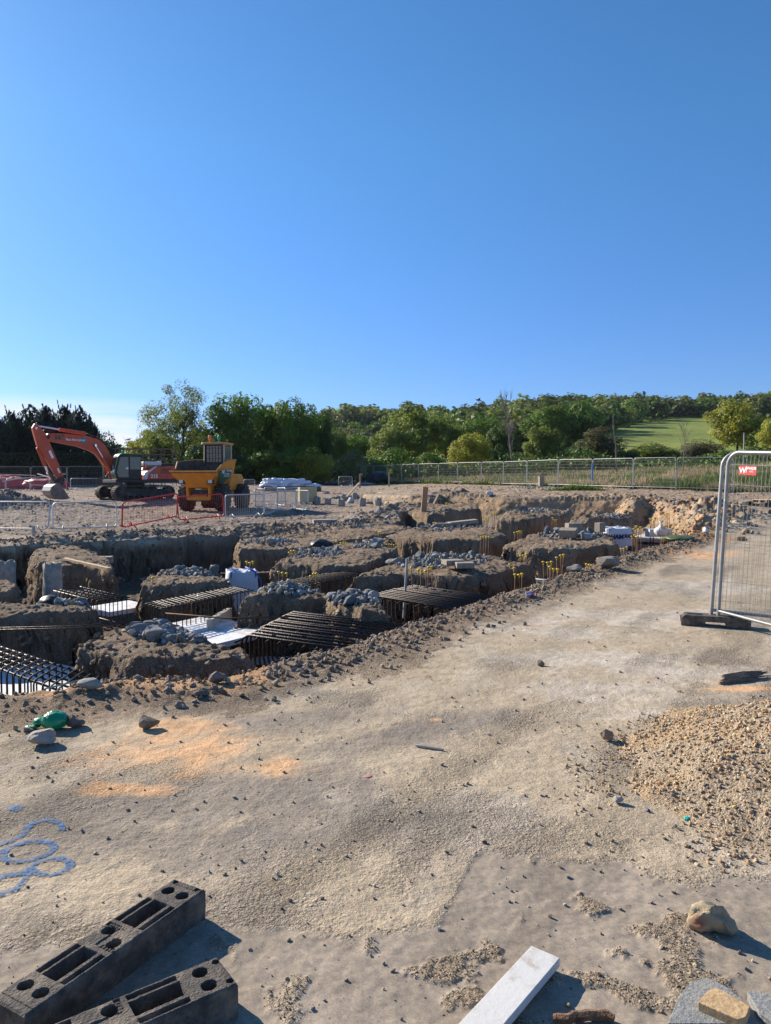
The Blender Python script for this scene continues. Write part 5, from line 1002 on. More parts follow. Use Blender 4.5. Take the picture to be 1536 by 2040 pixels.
fr = MB().prism([(.62, .48), (.75, .62), (.62, .80), (-.2, .95), (-3.2, .95), (-3.2, .55), (-.2, .5)], -.42, .42).box((.70, 0, .58), (.16, 1.32, .18)).box((-1.4, 0, .75), (.4, .6, .5)).build('chassis', M_yellow, dm, bevel=.02)
MB().box((.60, 0, .82), (.10, .86, .36)).build('front_opening', M_black, dm, bevel=.01)
for y in (-.62, .62): MB().prism([(.35, .55), (.78, .55), (.85, 1.25), (.25, 1.25)], y-.07, y+.07).build('skip_mount', M_yellow, dm, bevel=.015)
# skip: outer shell tapering down, open box on top
def ringp(pts): return [Vector(p) for p in pts]
o_top = [(1.45, 1.30, 1.82), (1.45, -1.30, 1.82), (.75, -1.30, 1.95), (.55, -1.30, 2.28), (-1.30, -1.28, 2.42), (-1.30, 1.28, 2.42), (.10, 1.30, 2.32), (.75, 1.30, 2.12)]
o_mid = [(1.30, 1.16, 1.62), (1.30, -1.16, 1.62), (.7, -1.18, 1.60), (.5, -1.18, 1.60), (-1.15, -1.15, 1.60), (-1.15, 1.15, 1.60), (.10, 1.18, 1.60), (.7, 1.18, 1.60)]
o_bot = [(.82, .58, 1.08), (.82, -.58, 1.08), (.5, -.6, 1.04), (.3, -.6, 1.02), (-.75, -.6, 1.02), (-.75, .6, 1.02), (.1, .6, 1.02), (.5, .6, 1.04)]
i_top = [(p[0]*.965+(-.0), p[1]*.955, p[2]+.001) for p in o_top]; i_bot = [(p[0]*.92, p[1]*.9, p[2]+.10) for p in o_mid]; i_flr = [(p[0]*.8, p[1]*.9, p[2]+.12) for p in o_bot]
sk = MB(); vs = o_top+o_mid+o_bot; n = 8; sk.add(vs, [(i, (i+1) % n, (i+1) % n+n, i+n) for i in range(n)]+[(i+n, (i+1) % n+n, (i+1) % n+2*n, i+2*n) for i in range(n)]+[list(range(2*n, 3*n))]); skp = sk.build('skip', M_yellow, dm)
si = MB(); vs = o_top+i_top+i_bot+i_flr; si.add(vs, [(i, i+n, (i+1) % n+n, (i+1) % n) for i in range(n)]+[(i+n, i+2*n, (i+1) % n+2*n, (i+1) % n+n) for i in range(n)]+[(i+2*n, i+3*n, (i+1) % n+3*n, (i+1) % n+2*n) for i in range(n)]+[list(range(4*n-1, 3*n-1, -1))])
si.build('skip_lining', mat('worn_skip_steel', (.10, .075, .055), .8, .2, .35, 3, dirt=(.22, .16, .11), dscale=2.5, damt=.4), skp)
MB().tube([o_top[i] for i in range(8)], .035, 6, True).build('skip_rim', M_yellow, skp)
MB().box((1.43, 0, 1.80), (.05, 2.6, .10)).build('lip', M_grime, skp)
for y in (-.82, .82): hl = MB().box((1.02, y, 1.36), (.22, .34, .24)).build('headlight', M_black, dm, bevel=.02); MB().box((1.135, y, 1.36), (.012, .22, .15)).build('lens', M_white2, hl)
# side decal following the left side of the skip
MB().add([(1.0, 1.275, 1.85), (-.75, 1.262, 1.98), (-.62, 1.195, 1.60), (.80, 1.215, 1.60), (-.30, .92, 1.28), (.45, .93, 1.28)], [(0, 1, 2, 3), (3, 2, 4, 5)]).build('green_decal', M_green, dm)
for ch in dm.children:
    if ch.name.startswith('green_decal'): ch.location.y = .035
dt = lambda x, z, y: Matrix.Translation((x, y, z)) @ Matrix.Rotation(math.pi, 4, 'Z') @ Matrix.Rotation(math.pi/2+.22, 4, 'X')
text('B&T', .22, M_print, dm, dt(.55, 1.80, 1.325), ext=.002, bold=.008); text('PLANT HIRE', .13, M_print, dm, dt(-.2, 1.88, 1.34), ext=.002, bold=.003)
for k, s_ in enumerate(('24 HOUR HIRE', 'SALES & SERVICE')): text(s_, .10, M_print, dm, dt(.05, 1.72-k*.10, 1.315-k*.03), ext=.002)
# cab and engine cover
MB().prism([(-1.4, .95), (-3.4, .95), (-3.45, 1.55), (-3.2, 1.75), (-1.4, 1.75)], -.85, .85).build('engine_cover', M_yellow, dm, bevel=.05)
cbm = MB()
for x in (-1.25, -2.25):
    for y in (-.58, .58): cbm.tube([(x, y, 1.6), (x-.03, y*.96, 3.2)], .055, 6)
cbm.box((-1.75, 0, 1.75), (1.1, 1.2, .3)); cdm = cbm.build('cab', mat('cream_cab_paint', (.55, .46, .32), .5, 0, .1), dm)
MB().prism([(-1.05, 3.18), (-2.45, 3.18), (-2.4, 3.28), (-1.15, 3.30)], -.68, .68).build('cab_roof', mat('tan_cab_roof', (.56, .27, .10), .5, 0, .1), cdm, bevel=.03)
MB().box((-1.24, 0, 2.5), (.02, 1.02, 1.25)).build('windscreen', M_glass, cdm); gl = MB()
for i in range(6): gl.tube([(-1.20, -.45+i*.18, 1.9), (-1.20, -.45+i*.18, 3.1)], .010, 5)
for i in range(5): gl.tube([(-1.195, -.5, 2.0+i*.25), (-1.195, .5, 2.0+i*.25)], .010, 5)
gl.tube([(-1.19, -.51, 1.85), (-1.19, -.51, 3.14), (-1.19, .51, 3.14), (-1.19, .51, 1.85)], .045, 6); gl.build('window_guard', M_black, cdm)
for y in (-.585, .585): MB().box((-1.75, y, 2.5), (.85, .015, 1.2)).build('side_window', mat('pale_glass', (.10, .13, .13), .1, 0, .1, spec=.8), cdm)
MB().box((-2.26, 0, 2.5), (.02, 1.0, 1.2)).build('rear_window', M_glass, cdm); MB().box((-2.0, 0, 2.1), (.5, .5, .7)).build('seat', M_black, cdm, bevel=.05)
for y, m_ in ((-.28, M_amber), (.28, M_glens)): MB().lathe([(.04, 3.3), (.04, 3.42), (.09, 3.43), (.09, 3.56), (.05, 3.62)], 12, Matrix.Translation((-1.3, y, 0))).build('beacon', m_, cdm, 40)
MB().tube([(-1.2, -.62, 3.0), (-1.15, -1.0, 3.05)], .015, 6).box((-1.15, -1.08, 3.0), (.06, .2, .26)).build('mirror', M_black, dm)
# ------------------------------------------------------------------ materials stored at the back of the site
v, f = ICO[3]; bagv = np.sign(v)*np.abs(v)**.6*np.array([.40, .27, .11]); bagv = bagv*(1+.10*fbm(v[:, 0]*2, v[:, 1]*2+v[:, 2], 3, 8))[:, None]
sbag = mesh_np('filled_bag', bagv, f, mat('bag_plastic', (.60, .64, .74), .45, 0, .12, 3), smooth=True); firstb = True
for row, (zc, n_) in enumerate(((.13, 22), (.34, 18), (.53, 9))):
    for i in range(n_):
        px = 526+row*4+i*(110-row*6)/22*(1 if row < 2 else 1.8)+random.uniform(-1, 1); g = gp(px, 62+random.uniform(-.3, .3)); o = sbag if firstb else dup(sbag); firstb = False
        o.location = g+Vector((0, 0, zc+.35+random.uniform(-.03, .05))); o.rotation_euler = (random.uniform(-.2, .2), random.uniform(-.2, .2), random.uniform(-.5, .5)); o.scale = (1.05, 1.3, 1.35)
        tag(o, 'bluish white filled bag in the long stack beyond the small barrier enclosure', 'filled bag', 'filled bags stacked beyond the enclosure')
o = MB().box((0, 0, .2), (5.0, 1.1, .4)).build('pallet_row', M_oldwood, bevel=.02); o.location = gp(581, 62); o.rotation_euler = (0, 0, 0); tag(o, 'low row of timber pallets under the bluish white bags', 'pallets')
pt_ = empty('wrapped_pallet', gp(612, 42.5), .25, 'yellowish wrapped pallet of blocks behind the small barrier enclosure', 'wrapped pallet'); MB().box((0, 0, .55), (1.0, 1.0, .86)).build('wrapped_load', mat('yellow_wrap', (.45, .38, .19), .4, 0, .2, 8), pt_, bevel=.03)
b_ = MB()
for i in range(5): b_.box((-.42+i*.21, -.505, .55), (.03, .012, .86)); b_.box((.505, -.42+i*.21, .55), (.012, .03, .86))
b_.build('strap', M_cream, pt_); pm = MB()
for i in range(3): pm.box((-.42+i*.42, 0, .06), (.1, 1.0, .10))
pm.box((0, 0, .117), (1.0, 1.0, .02)).build('pallet_base', M_oldwood, pt_)
def pallet(loc, rz, label, n=1):
    e = empty('timber_pallet', loc, rz, label, 'pallet')
    for i in range(7): MB().box((-.52+i*.175, 0, .135), (.12, 1.0, .022)).build('deck_board', M_timber, e)
    for y in (-.45, 0, .45): MB().box((0, y, .06), (1.2, .1, .10)).build('bearer', M_oldwood, e)
    return e
pallet(gp(1512, 30.5), .2, 'timber pallet on the ground behind the nearest fence panel'); pallet(gp(1540, 29.5)+Vector((0, 0, .18)), .1, 'timber pallet raised at the right edge behind the fence')
for px, d, zz in ((1490, 30, 0), (1525, 29.2, 0)): block_at(px, 1005, (.3, .3, .2), .2, 'dark block on the ground under the far pallets, '+('left' if px < 1500 else 'right')+' one', M_black, 'support_block', 'block').location = gp(px, d)
scrap('blue_sheet', 1495, 1027, .4, .06, (.3, .36, .5), 'pale bluish sheet on the ground seen through the nearest fence', 'sheet', 15)
# red sheeting and loose timber behind the left barriers
for (px, d, w, h, lab, s_) in ((18, 67, 2.2, .85, 'heap of red sheeting at the left edge behind the barriers', 31), (88, 66.5, 2.3, .7, 'heap of red sheeting behind the barriers, right of another', 32)):
    v, f = ICO[4]; v = v*(1+.35*fbm(v[:, 0]*2+v[:, 2], v[:, 1]*2-v[:, 2], 4, s_)[:, None]); o = mesh_np('red_sheeting', v*np.array([w, .9, h]), f, mat('red_sheeting', (.45, .05, .06), .5, 0, .2, 2, bump=.4, bscale=4), smooth=True); o.location = gp(px, d)+Vector((0, 0, .3)); tag(o, lab, 'sheeting')
pks = [((0, 945, 66), (70, 947, 65)), ((30, 953, 65), (110, 948, 66)), ((75, 944, 66), (120, 958, 64.5)), ((60, 966, 64), (118, 967, 64)), ((5, 959, 64), (52, 951, 65)), ((95, 948, 66), (130, 944, 65))]
for i, (a, b) in enumerate(pks): plank(P(*a), P(*b), .16, .07, 'pale loose timber on the red sheeting behind the left barriers', mat('bleached_timber', (.6, .52, .4), .8, 0, .15) if i == 0 else bpy.data.materials['bleached_timber'])['group'] = 'loose timbers on the red sheeting'
scrap('black_tarpaulin', 755, 955, 1.5, .85, (.012, .012, .014), 'big black crumpled tarpaulin heap by the far fence', 'tarpaulin', 33)
scrap('white_sheet', 737, 962, 1.6, .10, (.5, .5, .55), 'pale sheet on the ground before the black tarpaulin', 'sheet', 34); scrap('black_sheet', 668, 961, 2.0, .18, (.03, .03, .035), 'dark flat sheet and timber heap by the greenish barrier', 'sheet', 35)
for (px, pt2, d, lab) in ((717, 940, 68, 'brown timber post left of the black tarpaulin'), (775, 941, 69, 'orange-topped timber post right of the black tarpaulin')):
    o = empty('timber_post', gp(px, d), 0, lab, 'post'); MB().box((0, 0, .6), (.14, .14, 1.5)).build('post', M_timber, o); MB().box((.1, 0, 1.32), (.38, .16, .14)).build('post_cap', mat('post_top', (.5, .24, .1), .7), o)
o = empty('utility_vehicle', gp(217, 62), .1, 'small pale utility vehicle half hidden behind the excavator cab', 'vehicle'); o.scale = (.5, .6, .6); MB().prism([(-1.6, .55), (1.6, .55), (1.6, 1.2), (.9, 1.25), (.5, 1.85), (-1.6, 1.85)], -.85, .85).build('body', M_grime, o, bevel=.06); MB().prism([(.82, 1.27), (.45, 1.78), (-.3, 1.78), (-.3, 1.27)], -.86, .86).build('side_window', M_glass, o)
for x in (-1, 1):
    for y in (-.72, .72): MB().lathe([(.34, -.12), (.36, 0), (.34, .12)], 16, Matrix.Translation((x, y, .36)) @ Matrix.Rotation(math.pi/2, 4, 'X')).build('wheel', M_tyre, o, 40)
# open scaffold frame left of the trees
sc_ = empty('scaffold_frame', gp(288, 76), 0, 'dark open scaffold frame behind the excavator', 'scaffold')
for i in range(6):
    MB().tube([(-3.0+i*1.2, 0, 0), (-3.0+i*1.2, 0, 3.9)], .05, 6).build('upright', M_oldwood, sc_); MB().tube([(-3.0+i*1.2, 1.2, 0), (-3.0+i*1.2, 1.2, 3.9)], .05, 6).build('upright', M_oldwood, sc_)
for z in (2.7, 3.3, 3.9):
    for y in (0, 1.2): MB().tube([(-3.3, y, z), (3.3, y, z)], .045, 6).build('ledger', M_oldwood, sc_)
for x0, z0, lab in ((1480, 862, 'thin pale pole standing before the yellow green tree at right'),):
    g = gp(x0, 80); t_ = P(x0, z0, 80); o = MB().tube([(0, 0, 0), (0, 0, t_.z-g.z)], [.09, .06], 8).build('pole', M_galv, smooth=40); o.location = g; tag(o, lab, 'pole')
bd = empty('bird', P(953, 797, 60), .4, 'small dark bird flying above the trees', 'bird'); v, f = ICO[2]; mesh_np('body', v*np.array([.22, .07, .07]), f, M_black, parent=bd, smooth=True)
for s_ in (-1, 1): MB().add([(.1, s_*.05, .02), (-.1, s_*.05, .02), (-.14, s_*.38, .12), (-.02, s_*.40, .13), (.1, s_*.05, .035), (-.1, s_*.05, .035)], [(0, 1, 2, 3), (4, 3, 2, 5)]).build('wing', M_black, bd)
# ------------------------------------------------------------------ trees
def leaves(C_, Nn, size, cols, r, asp=.62):
    """leaf-spray quads at C_, facing Nn"""
    n = len(C_); Nn = Nn/np.linalg.norm(Nn, axis=1)[:, None]; a = r.randn(n, 3); t = np.cross(Nn, a); t /= np.linalg.norm(t, axis=1)[:, None]; b = np.cross(Nn, t); s = size[:, None]
    q = np.stack([C_-t*s, C_-b*s*asp+Nn*s*.15, C_+t*s, C_+b*s*asp+Nn*s*.15], 1); f = np.arange(4*n).reshape(n, 4); c = np.ones((n, 4, 4)); c[..., :3] = cols[:, None, :]
    return q.reshape(-1, 3), f, c.reshape(-1, 4)
def crown(seed, kind, n=4200, leaf=.028):
    """unit crown: height 1, width 1"""
    r = np.random.RandomState(seed); P_, N_, B_ = [], [], []
    if kind in ('round', 'airy', 'shrub'):
        nl = {'round': 44, 'airy': 90, 'shrub': 24}[kind]; rl = {'round': (.09, .165), 'airy': (.06, .105), 'shrub': (.14, .24)}[kind]
        zc, hz_ = (.56, .40) if kind == 'round' else (.60, .38) if kind == 'airy' else (.48, .46)
        per = n//nl
        for i in range(nl):
            d = r.randn(3); d /= np.linalg.norm(d); k = r.rand()**.45*(.84 if kind != 'airy' else .95); rr = r.uniform(*rl); c = np.array([d[0]*.5*k, d[1]*.5*k, zc+d[2]*hz_*k]); c[:2] *= (1-rr*.6)
            if kind == 'shrub': c[2] = max(c[2]*.9, .12)
            d2 = r.randn(per, 3); d2 /= np.linalg.norm(d2, axis=1)[:, None]; k2 = r.uniform(.5, 1.1, per)**.6; p = c+d2*rr*k2[:, None]*np.array([1, 1, .8])
            P_.append(p); N_.append(d2*.7+(c-np.array([0, 0, zc-.1]))*1.2+r.randn(per, 3)*.45+np.array([0, 0, .25])); B_.append(np.full(per, r.uniform(.75, 1.25)))
    elif kind == 'cypress':
        m = n; z = r.rand(m)**.8; npl = 9; ang = r.rand(m)*2*np.pi; pl = np.floor(ang/(2*np.pi)*npl); ph = np.array(r.uniform(.72, 1.0, npl))[pl.astype(int)]
        rad_ = .5*np.clip(1-(z/1.0)**4.5, .03, 1)**.8*(1+.2*np.sin(ang*npl)+.15*r.randn(m)); p = np.stack([np.cos(ang)*rad_, np.sin(ang)*rad_, z*ph], -1); k = r.rand(m)**.35; p[:, :2] *= k[:, None]
        P_.append(p); N_.append(np.stack([np.cos(ang), np.sin(ang), .3+0*ang], -1)+r.randn(m, 3)*.5); B_.append(r.uniform(.6, 1.3, m))
        for j in range(26):
            a = r.rand()*2*np.pi; q = r.rand()*.36; z0 = r.uniform(.55, .9); m2 = 60; tt = r.rand(m2); L_ = r.uniform(.10, .22); base = np.array([np.cos(a)*q, np.sin(a)*q, z0*(1-q*.5)]); dirv = np.array([np.cos(a)*.5, np.sin(a)*.5, 1.0])
            p = base+dirv*(tt*L_)[:, None]+r.randn(m2, 3)*.018*(1-tt)[:, None]; P_.append(p); N_.append(r.randn(m2, 3)); B_.append(np.full(m2, r.uniform(.7, 1.2)))
    P_ = np.concatenate(P_); N_ = np.concatenate(N_); B_ = np.concatenate(B_); m = len(P_); sz = leaf*r.uniform(.6, 1.35, m)
    cols = np.array([1, 1, 1])*(B_*r.uniform(.75, 1.25, m))[:, None]; cols[:, 0] *= r.uniform(.85, 1.2, m); return leaves(P_, N_, sz, cols, r, .45 if kind == 'cypress' else .62)
def branch_tree(seed, H, W, nb, r0, lv=2, up=.7):
    rr = random.Random(seed); m = MB()
    def grow(p, d, L_, r_, lev):
        q = p.copy(); pts = [q.copy()]; rs = [r_]; dd = d.copy()
        for i in range(4): dd = (dd+Vector((rr.uniform(-.18, .18), rr.uniform(-.18, .18), .08))).normalized(); q = q+dd*L_/4; pts.append(q.copy()); rs.append(r_*(1-.2*(i+1)))
        m.tube(pts, rs, 5 if lev else 8)
        if lev < lv:
            for k in range(nb if lev == 0 else 4):
                t = rr.uniform(.3, 1.0) if lev == 0 else rr.uniform(.35, 1); i = min(3, int(t*4)); s_ = pts[i].lerp(pts[i+1], t*4-i); a = rr.uniform(0, 6.28); sd_ = Vector((math.cos(a), math.sin(a), up+rr.uniform(-.2, .4))).normalized(); grow(s_, (sd_*.8+dd*.3).normalized(), L_*rr.uniform(.35, .6)*(W if lev == 0 else 1), r_*.42, lev+1)
    grow(Vector((0, 0, 0)), Vector((0, 0, 1)), H, r0, 0); return m
CR = {}
def crown_data(kind, seed, n, leaf):
    k = (kind, seed)
    if k not in CR: CR[k] = crown(seed, kind, n, leaf)
    return CR[k]
TREES = {}
tnames = {'round': 'broadleaf_tree', 'airy': 'loose_tree', 'shrub': 'shrub', 'cypress': 'cypress_tree'}
def tree(kind, var, px, top, wpx, d, tint, label, cat='tree', base=None, group=None, name=None):
    g = gp(px, d) if d < 100 else Vector(((px-768)/FPX*d, d, float(hillz((px-768)/FPX, np.array(d)))-.2)); T = P(px, top, d); H_ = max(T.z-g.z, 1.0); W_ = wpx/FPX*d; e = empty(name or tnames[kind], g, random.uniform(0, 6.28), label, cat, group)
    key = (kind, var)
    if key not in TREES:
        n, lf = {'round': (9500, .0185), 'airy': (15000, .0085), 'shrub': (5200, .027), 'cypress': (9000, .021)}[kind]; V_, F_, C_ = crown_data(kind, var, n, lf); o = mesh_np('crown', V_, F_, M_leaf, C_); tk = branch_tree(var, .62 if kind != 'airy' else .66, .85, 7 if kind != 'airy' else 11, .022, 2).build('trunk', M_bark, smooth=True); TREES[key] = (o, tk)
    else:
        a, b = TREES[key]; o, tk = bpy.data.objects.new('crown', a.data), bpy.data.objects.new('trunk', b.data); C.objects.link(o); C.objects.link(tk)
    o.parent = e; tk.parent = e; e.scale = (W_, W_, H_); o.color = (*tint, 1); return e
DK, MD, OL, YG, PL, CY, BR = (.052, .10, .016), (.085, .16, .020), (.145, .19, .034), (.26, .275, .036), (.18, .21, .08), (.014, .026, .018), (.115, .115, .045)
# cypresses and hedge at the left
for i, (px, top, w, d) in enumerate(((-60, 812, 110, 84), (-12, 815, 85, 82), (28, 812, 70, 80), (62, 806, 75, 82), (98, 806, 66, 80), (130, 808, 62, 82), (160, 806, 60, 80), (182, 826, 50, 82))):
    tree('cypress', 1+i % 3, px, top-4+(i*7 % 5)*2, w*1.25, d, CY, ['dark cypress beyond the left picture edge', 'dark cypress at the left picture edge', 'dark cypress second from the left edge', 'dark cypress above the excavator elbow', 'dark cypress left of the middle of the dark row', 'dark cypress right of the middle of the dark row', 'tall dark cypress near the right end of the dark row', 'short dark cypress ending the dark row on the right'][i], 'cypress', group='dark cypresses in the left row')
r = np.random.RandomState(31); n = 9000; hx = r.uniform(-45, -28.5, n); hy = 77+r.rand(n)*1.6; hzz = r.rand(n)*3.4; top = r.rand(n) < .3; hzz[top] = 3.3+.15*r.rand(top.sum()); hy[~top & (r.rand(n) < .6)] = 77
V_, F_, C_ = leaves(np.stack([hx, hy, hzz+1.5], -1), r.randn(n, 3)+np.array([0, -1, .3]), r.uniform(.12, .25, n), np.array([[.03, .04, .02]])*r.uniform(.6, 1.3, (n, 1)), r)
M_leaf2 = attr_mat('hedge_leaf', .6, 1, 1, 0, 0, trans=.15)
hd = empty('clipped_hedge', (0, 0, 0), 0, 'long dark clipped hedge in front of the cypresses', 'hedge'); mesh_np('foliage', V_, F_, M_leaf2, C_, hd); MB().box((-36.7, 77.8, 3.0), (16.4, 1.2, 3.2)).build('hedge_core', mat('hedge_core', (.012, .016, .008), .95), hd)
TL = [('airy', 11, 366, 758, 185, 92, OL, 'tall airy pale-leaved tree left of the dumper cab'), ('round', 21, 318, 840, 90, 96, OL, 'olive bushy tree under the tall airy one'),
 ('shrub', 31, 268, 858, 95, 98, YG, 'yellow green rounded tree on the left horizon'), ('shrub', 32, 218, 846, 62, 84, CY, 'dark rounded evergreen at the end of the cypress row'), ('shrub', 33, 250, 890, 60, 82, DK, 'low dark bush behind the scaffold frame'),
 ('round', 22, 478, 772, 150, 88, MD, 'tall dense green tree directly behind the dumper'), ('round', 23, 545, 780, 115, 92, DK, 'dense dark tree in the middle of the dense group'), ('round', 24, 592, 780, 120, 88, MD, 'dense green tree right of the middle of the dense group'), ('round', 25, 634, 800, 85, 92, DK, 'dark tree ending the dense group on the right'),
 ('shrub', 34, 415, 862, 120, 86, MD, 'green bush left of the dense group'), ('shrub', 31, 465, 885, 120, 84, DK, 'dark bush behind the dumper skip'), ('shrub', 33, 560, 870, 150, 84, MD, 'wide bush under the dense group'), ('shrub', 32, 625, 880, 90, 83, YG, 'bright green bush at the foot of the dense group'),
 ('shrub', 34, 703, 890, 78, 84, PL, 'pale flowering bush beside the dense group'), ('round', 22, 700, 862, 110, 118, MD, 'green tree behind the pale flowering bush'), ('round', 24, 668, 850, 70, 110, DK, 'dark tree between the dense group and the flowering bush'),
 ('round', 26, 822, 792, 165, 104, OL, 'big rounded olive green oak in the middle'), ('round', 23, 770, 838, 90, 100, OL, 'olive tree leaning out left of the big oak'), ('round', 25, 885, 806, 100, 118, OL, 'olive tree right behind the big oak'), ('shrub', 31, 782, 878, 110, 94, MD, 'green bush in front of the big oak'), ('shrub', 33, 862, 888, 75, 90, MD, 'bright bush between the oak and the yellow willow'), ('shrub', 32, 740, 905, 70, 86, DK, 'low dark bush behind the black tarpaulin'),
 ('round', 27, 934, 856, 100, 82, YG, 'yellow green willow behind the fence'), ('round', 22, 955, 826, 105, 128, MD, 'green tree behind the yellow willow'), ('round', 24, 998, 838, 80, 118, DK, 'dark tree between the willow and the bare poplar'), ('shrub', 34, 985, 890, 80, 98, DK, 'dark bush right of the yellow willow'),
 ('round', 28, 1082, 842, 92, 94, OL, 'mid green tree right of the bare poplar'), ('round', 21, 1092, 796, 130, 150, MD, 'large dark green tree on the slope behind the poplar'), ('round', 23, 1158, 810, 90, 150, DK, 'dark rounded tree on the slope left of the field'), ('shrub', 32, 1130, 905, 60, 92, YG, 'low yellow green bush left of the dark oak'), ('shrub', 31, 1045, 902, 80, 92, OL, 'low olive bush at the foot of the bare poplar'),
 ('round', 29, 1196, 848, 120, 98, BR, 'brownish dark oak below the field'), ('shrub', 33, 1235, 880, 80, 100, DK, 'dark bush under the brownish oak'), ('shrub', 34, 1285, 876, 95, 112, OL, 'loose olive shrub below the field'), ('shrub', 31, 1335, 884, 80, 114, OL, 'olive shrub below the field, left of the bare sapling'), ('shrub', 32, 1398, 868, 100, 112, BR, 'brown green shrub below the big yellow green tree'), ('shrub', 34, 1440, 893, 60, 100, MD, 'green bush at the foot of the big yellow green tree'),
 ('round', 30, 1468, 792, 142, 112, YG, 'big yellow green rounded tree at the right'), ('round', 27, 1545, 822, 90, 100, YG, 'yellow green tree cut by the right picture edge'), ('shrub', 33, 1515, 880, 80, 102, DK, 'dark bush at the right picture edge'), ('round', 26, 1620, 800, 120, 110, MD, 'green tree outside the right picture edge')]
for t_ in TL: tree(*t_, cat='bush' if t_[0] == 'shrub' else 'tree', group='trees and bushes beyond the fence')
def bare(px, top, d, label, W_, nb, seed, r0=.07, m=M_bark, up=1.0, name='bare_tree'):
    g = gp(px, d); H_ = P(px, top, d).z-g.z; e = empty(name, g, 0, label, 'bare tree'); branch_tree(seed, H_, W_, nb, r0, 2, up).build('trunk', m, e, True); return e
M_pbark = mat('pale_bark', (.20, .17, .14), .9, 0, .2)
p_ = bare(1022, 806, 86, 'slender bare poplar with upright twigs', .45, 34, 3, .12, M_pbark, 1.7); bare(1228, 826, 78, 'straight bare tree trunk in front of the brownish oak', .12, 14, 4, .10, M_pbark, 1.5); bare(1360, 848, 66, 'small bare branching sapling in the meadow', .6, 16, 5, .05, M_pbark, 1.0); bare(1003, 930, 68, 'thin bare sapling just behind the far fence', .2, 5, 6, .04, M_bark); bare(1372, 885, 70, 'thin bare sapling right of the branching one', .5, 8, 7, .03, M_pbark)
# twiggy foliage haze on the poplar
# far woods on the hills: one mass
r = np.random.RandomState(41); VS, FS, CS = [], [], []; off = 0; lods = [crown(60+i, 'round', 420, .072) for i in range(5)]
cand = []
for i in range(5200):
    t = r.uniform(-.35, .95); y = 118+r.rand()**.75*372; px = t*FPX+768
    if y < 165 and px > 1110: continue
    if px < 640 and y < 150: continue
    if 630 < px < 800 and y < 215: continue
    if px > 790 and y < 150: continue
    e_ = 1150+np.interp(y, [150, 250, 345], [40, 60, 150])*0
    lim = np.interp(px, [1120, 1200, 1240, 1300, 1340, 1420, 1480, 1560], [215, 245, 292, 330, 350, 352, 345, 300])
    if px > 1118 and y < lim: continue
    cand.append((t, y))
cand.sort(key=lambda q: -q[1]); placed = []
grid = {}
for t, y in cand:
    x = t*y; kx, ky = int(x//7), int(y//7)
    if any((x-a)**2+(y-b)**2 < 46 for i in (-1, 0, 1) for j in (-1, 0, 1) for a, b in grid.get((kx+i, ky+j), [])): continue
    grid.setdefault((kx, ky), []).append((x, y)); placed.append((t, x, y))
for t, x, y in placed:
    V_, F_, C_ = lods[r.randint(5)]; h_ = r.uniform(7, 13.5)*(.9 if y < 200 else 1)*(1+.25*float(pn(x*.02, y*.02, 5)))*(.55 if (.0 < .1-t < .21 and y < 340) else 1); w_ = h_*r.uniform(1.0, 1.5); a = r.rand()*6.28; q = V_.copy(); ca, sa = math.cos(a), math.sin(a)
    q = np.stack([(q[:, 0]*ca-q[:, 1]*sa)*w_+x, (q[:, 0]*sa+q[:, 1]*ca)*w_+y, q[:, 2]*h_*1.1-2.8+float(hillz(np.array(t), np.array(y)))], -1); c = C_.copy()
    base = np.array([MD, OL, (.095, .115, .03), DK, (.075, .095, .03), OL][r.randint(6)])*r.uniform(.85, 1.2); c[:, :3] *= base; VS.append(q); FS.append(F_+off); CS.append(c); off += len(q)
print('far wood trees', len(placed))
tag(mesh_np('woodland', np.concatenate(VS), np.concatenate(FS), attr_mat('far_leaf', .6, 1, 1, 0, 0, trans=.3), np.concatenate(CS)), 'woods covering the hills behind the site', 'woodland', None, 'stuff')
# undergrowth behind the fence and meadow grass
def tufts(name, label, x, y, h, w, cols, r, cat='grass', lean=.35, zoff=-.02):
    n = len(x); z = np.where(y < 101, hzv(x, np.clip(y, 1, 101)), hillz(x/y, y))+zoff; a = r.rand(n)*np.pi; dx, dy = np.cos(a)*w/2, np.sin(a)*w/2; lx, ly = r.randn(n)*lean*h, r.randn(n)*lean*h
    V_ = np.stack([np.stack([x-dx, y-dy, z], -1), np.stack([x+dx, y+dy, z], -1), np.stack([x+lx, y+ly, z+h], -1)], 1).reshape(-1, 3); F_ = np.arange(3*n).reshape(n, 3); c = np.ones((n, 3, 4)); c[..., :3] = cols[:, None, :]; c[:, 2, :3] *= 1.1
    return tag(mesh_np(name, V_, F_, M_grass, c.reshape(-1, 4)), label, cat, None, 'stuff')
n = 90000; t = r.uniform(-.02, .62, n); y = 1/(1/42.-r.rand(n)*(1/42.-1/112.)); x = t*y; k = meadow_sd(x, y) > -.15; x, y = x[k], y[k]; n = len(x)
gm = fbm(x*.25, y*.12, 3, 103)+.35*fbm(x*.7, y*.7, 4, 91); green = sm(.08, .45, gm+.25*sm(12, 18, x)*sm(62, 50, y)); straw = sm(.62, .75, fbm(x*.5+7, y*.3, 3, 133)+.55*sm(10, 13, x)*sm(19, 16, x)*sm(56, 50, y)+.2)
cl = np.array([.27, .22, .12])*(1-green[:, None])+np.array([.085, .125, .03])*green[:, None]; cl = cl*(1-straw[:, None])+np.array([.36, .27, .16])*straw[:, None]; cl *= r.uniform(.65, 1.35, (n, 1)); h = r.uniform(.15, .5, n)*(1+.6*green+.9*straw*(r.rand(n) < .3)); 
tufts('meadow_grass', 'rough meadow grass beyond the far fence', x, y, h, .07+.05*r.rand(n)+y*.0007, cl, r)
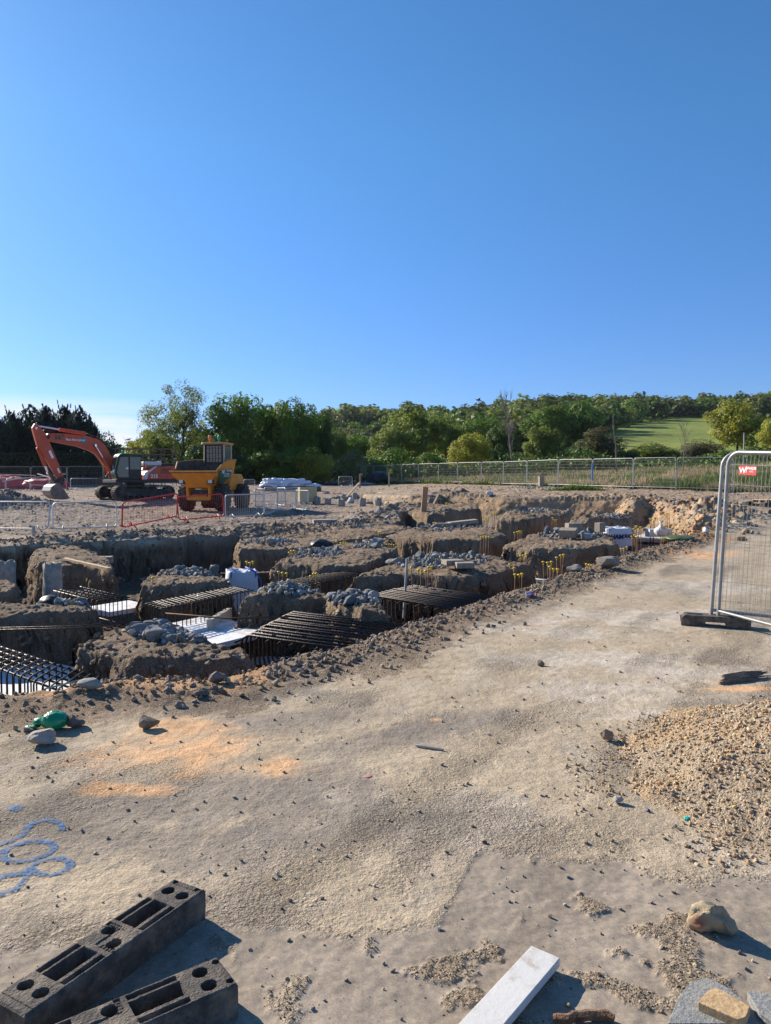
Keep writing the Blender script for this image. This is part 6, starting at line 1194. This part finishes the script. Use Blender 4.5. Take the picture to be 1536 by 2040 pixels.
n = 9000; x = r.uniform(-2, 21, n); y = np.interp(x, [-2, 3.4, 20, 21], [80, 76, 42.8, 42.5])+r.uniform(-.9, .6, n)*r.rand(n); k = fbm(x*.6, y*.6, 3, 141) > -.05; x, y = x[k], y[k]
tufts('verge_grass', 'green weeds along the foot of the far fence', x, y, r.uniform(.08, .42, len(x)), .07+.06*r.rand(len(x)), np.array([[.08, .12, .025]])*r.uniform(.6, 1.4, (len(x), 1)), r)
n = 1100; a = r.rand(n)*6.28; q = r.rand(n)**.6; g = gp(1148, 44.5); x = g.x+np.cos(a)*q*2.2; y = g.y+np.sin(a)*q*.5; tufts('weed_patch', 'bright green weed patch on the rim in front of the far fence', x, y, r.uniform(.12, .55, n)*(1.15-q), .06+.06*r.rand(n), np.array([[.085, .14, .02]])*r.uniform(.6, 1.4, (n, 1)), r)
n = 26000; t = r.uniform(-.42, .55, n); y = r.uniform(86, 101, n); x = t*y; k = (meadow_sd(x, y) > 0) | (x < 3); x, y = x[k], y[k]; n = len(x); dn_ = fbm(x*.2, y*.2, 3, 151)
V_, F_, C_ = leaves(np.stack([x, y, hzv(x, y)+r.rand(n)*(1.4+2.2*np.clip(dn_+.3, 0, 1))*np.where(t[k] > .33, .4, 1)], -1), r.randn(n, 3)+np.array([0, -.5, .5]), r.uniform(.14, .32, n), np.array([MD, DK, OL])[r.randint(0, 3, n)]*r.uniform(.6, 1.3, (n, 1)), r)
tag(mesh_np('undergrowth', V_, F_, M_leaf2, C_), 'low undergrowth along the foot of the trees', 'undergrowth', None, 'stuff')
# ------------------------------------------------------------------ clear-day air: far woods fade slightly
hm = bpy.data.materials.new('haze_air'); hm.use_nodes = True; n = hm.node_tree.nodes; n.remove(n['Principled BSDF']); pv = n.new('ShaderNodeVolumePrincipled'); pv.inputs['Color'].default_value = (.75, .85, 1, 1); pv.inputs['Density'].default_value = .00006; pv.inputs['Anisotropy'].default_value = .2
hm.node_tree.links.new(pv.outputs[0], n['Material Output'].inputs['Volume'])
tag(MB().box((40, 370, 42), (2100, 830, 100)).build('haze', hm), kind='stuff')
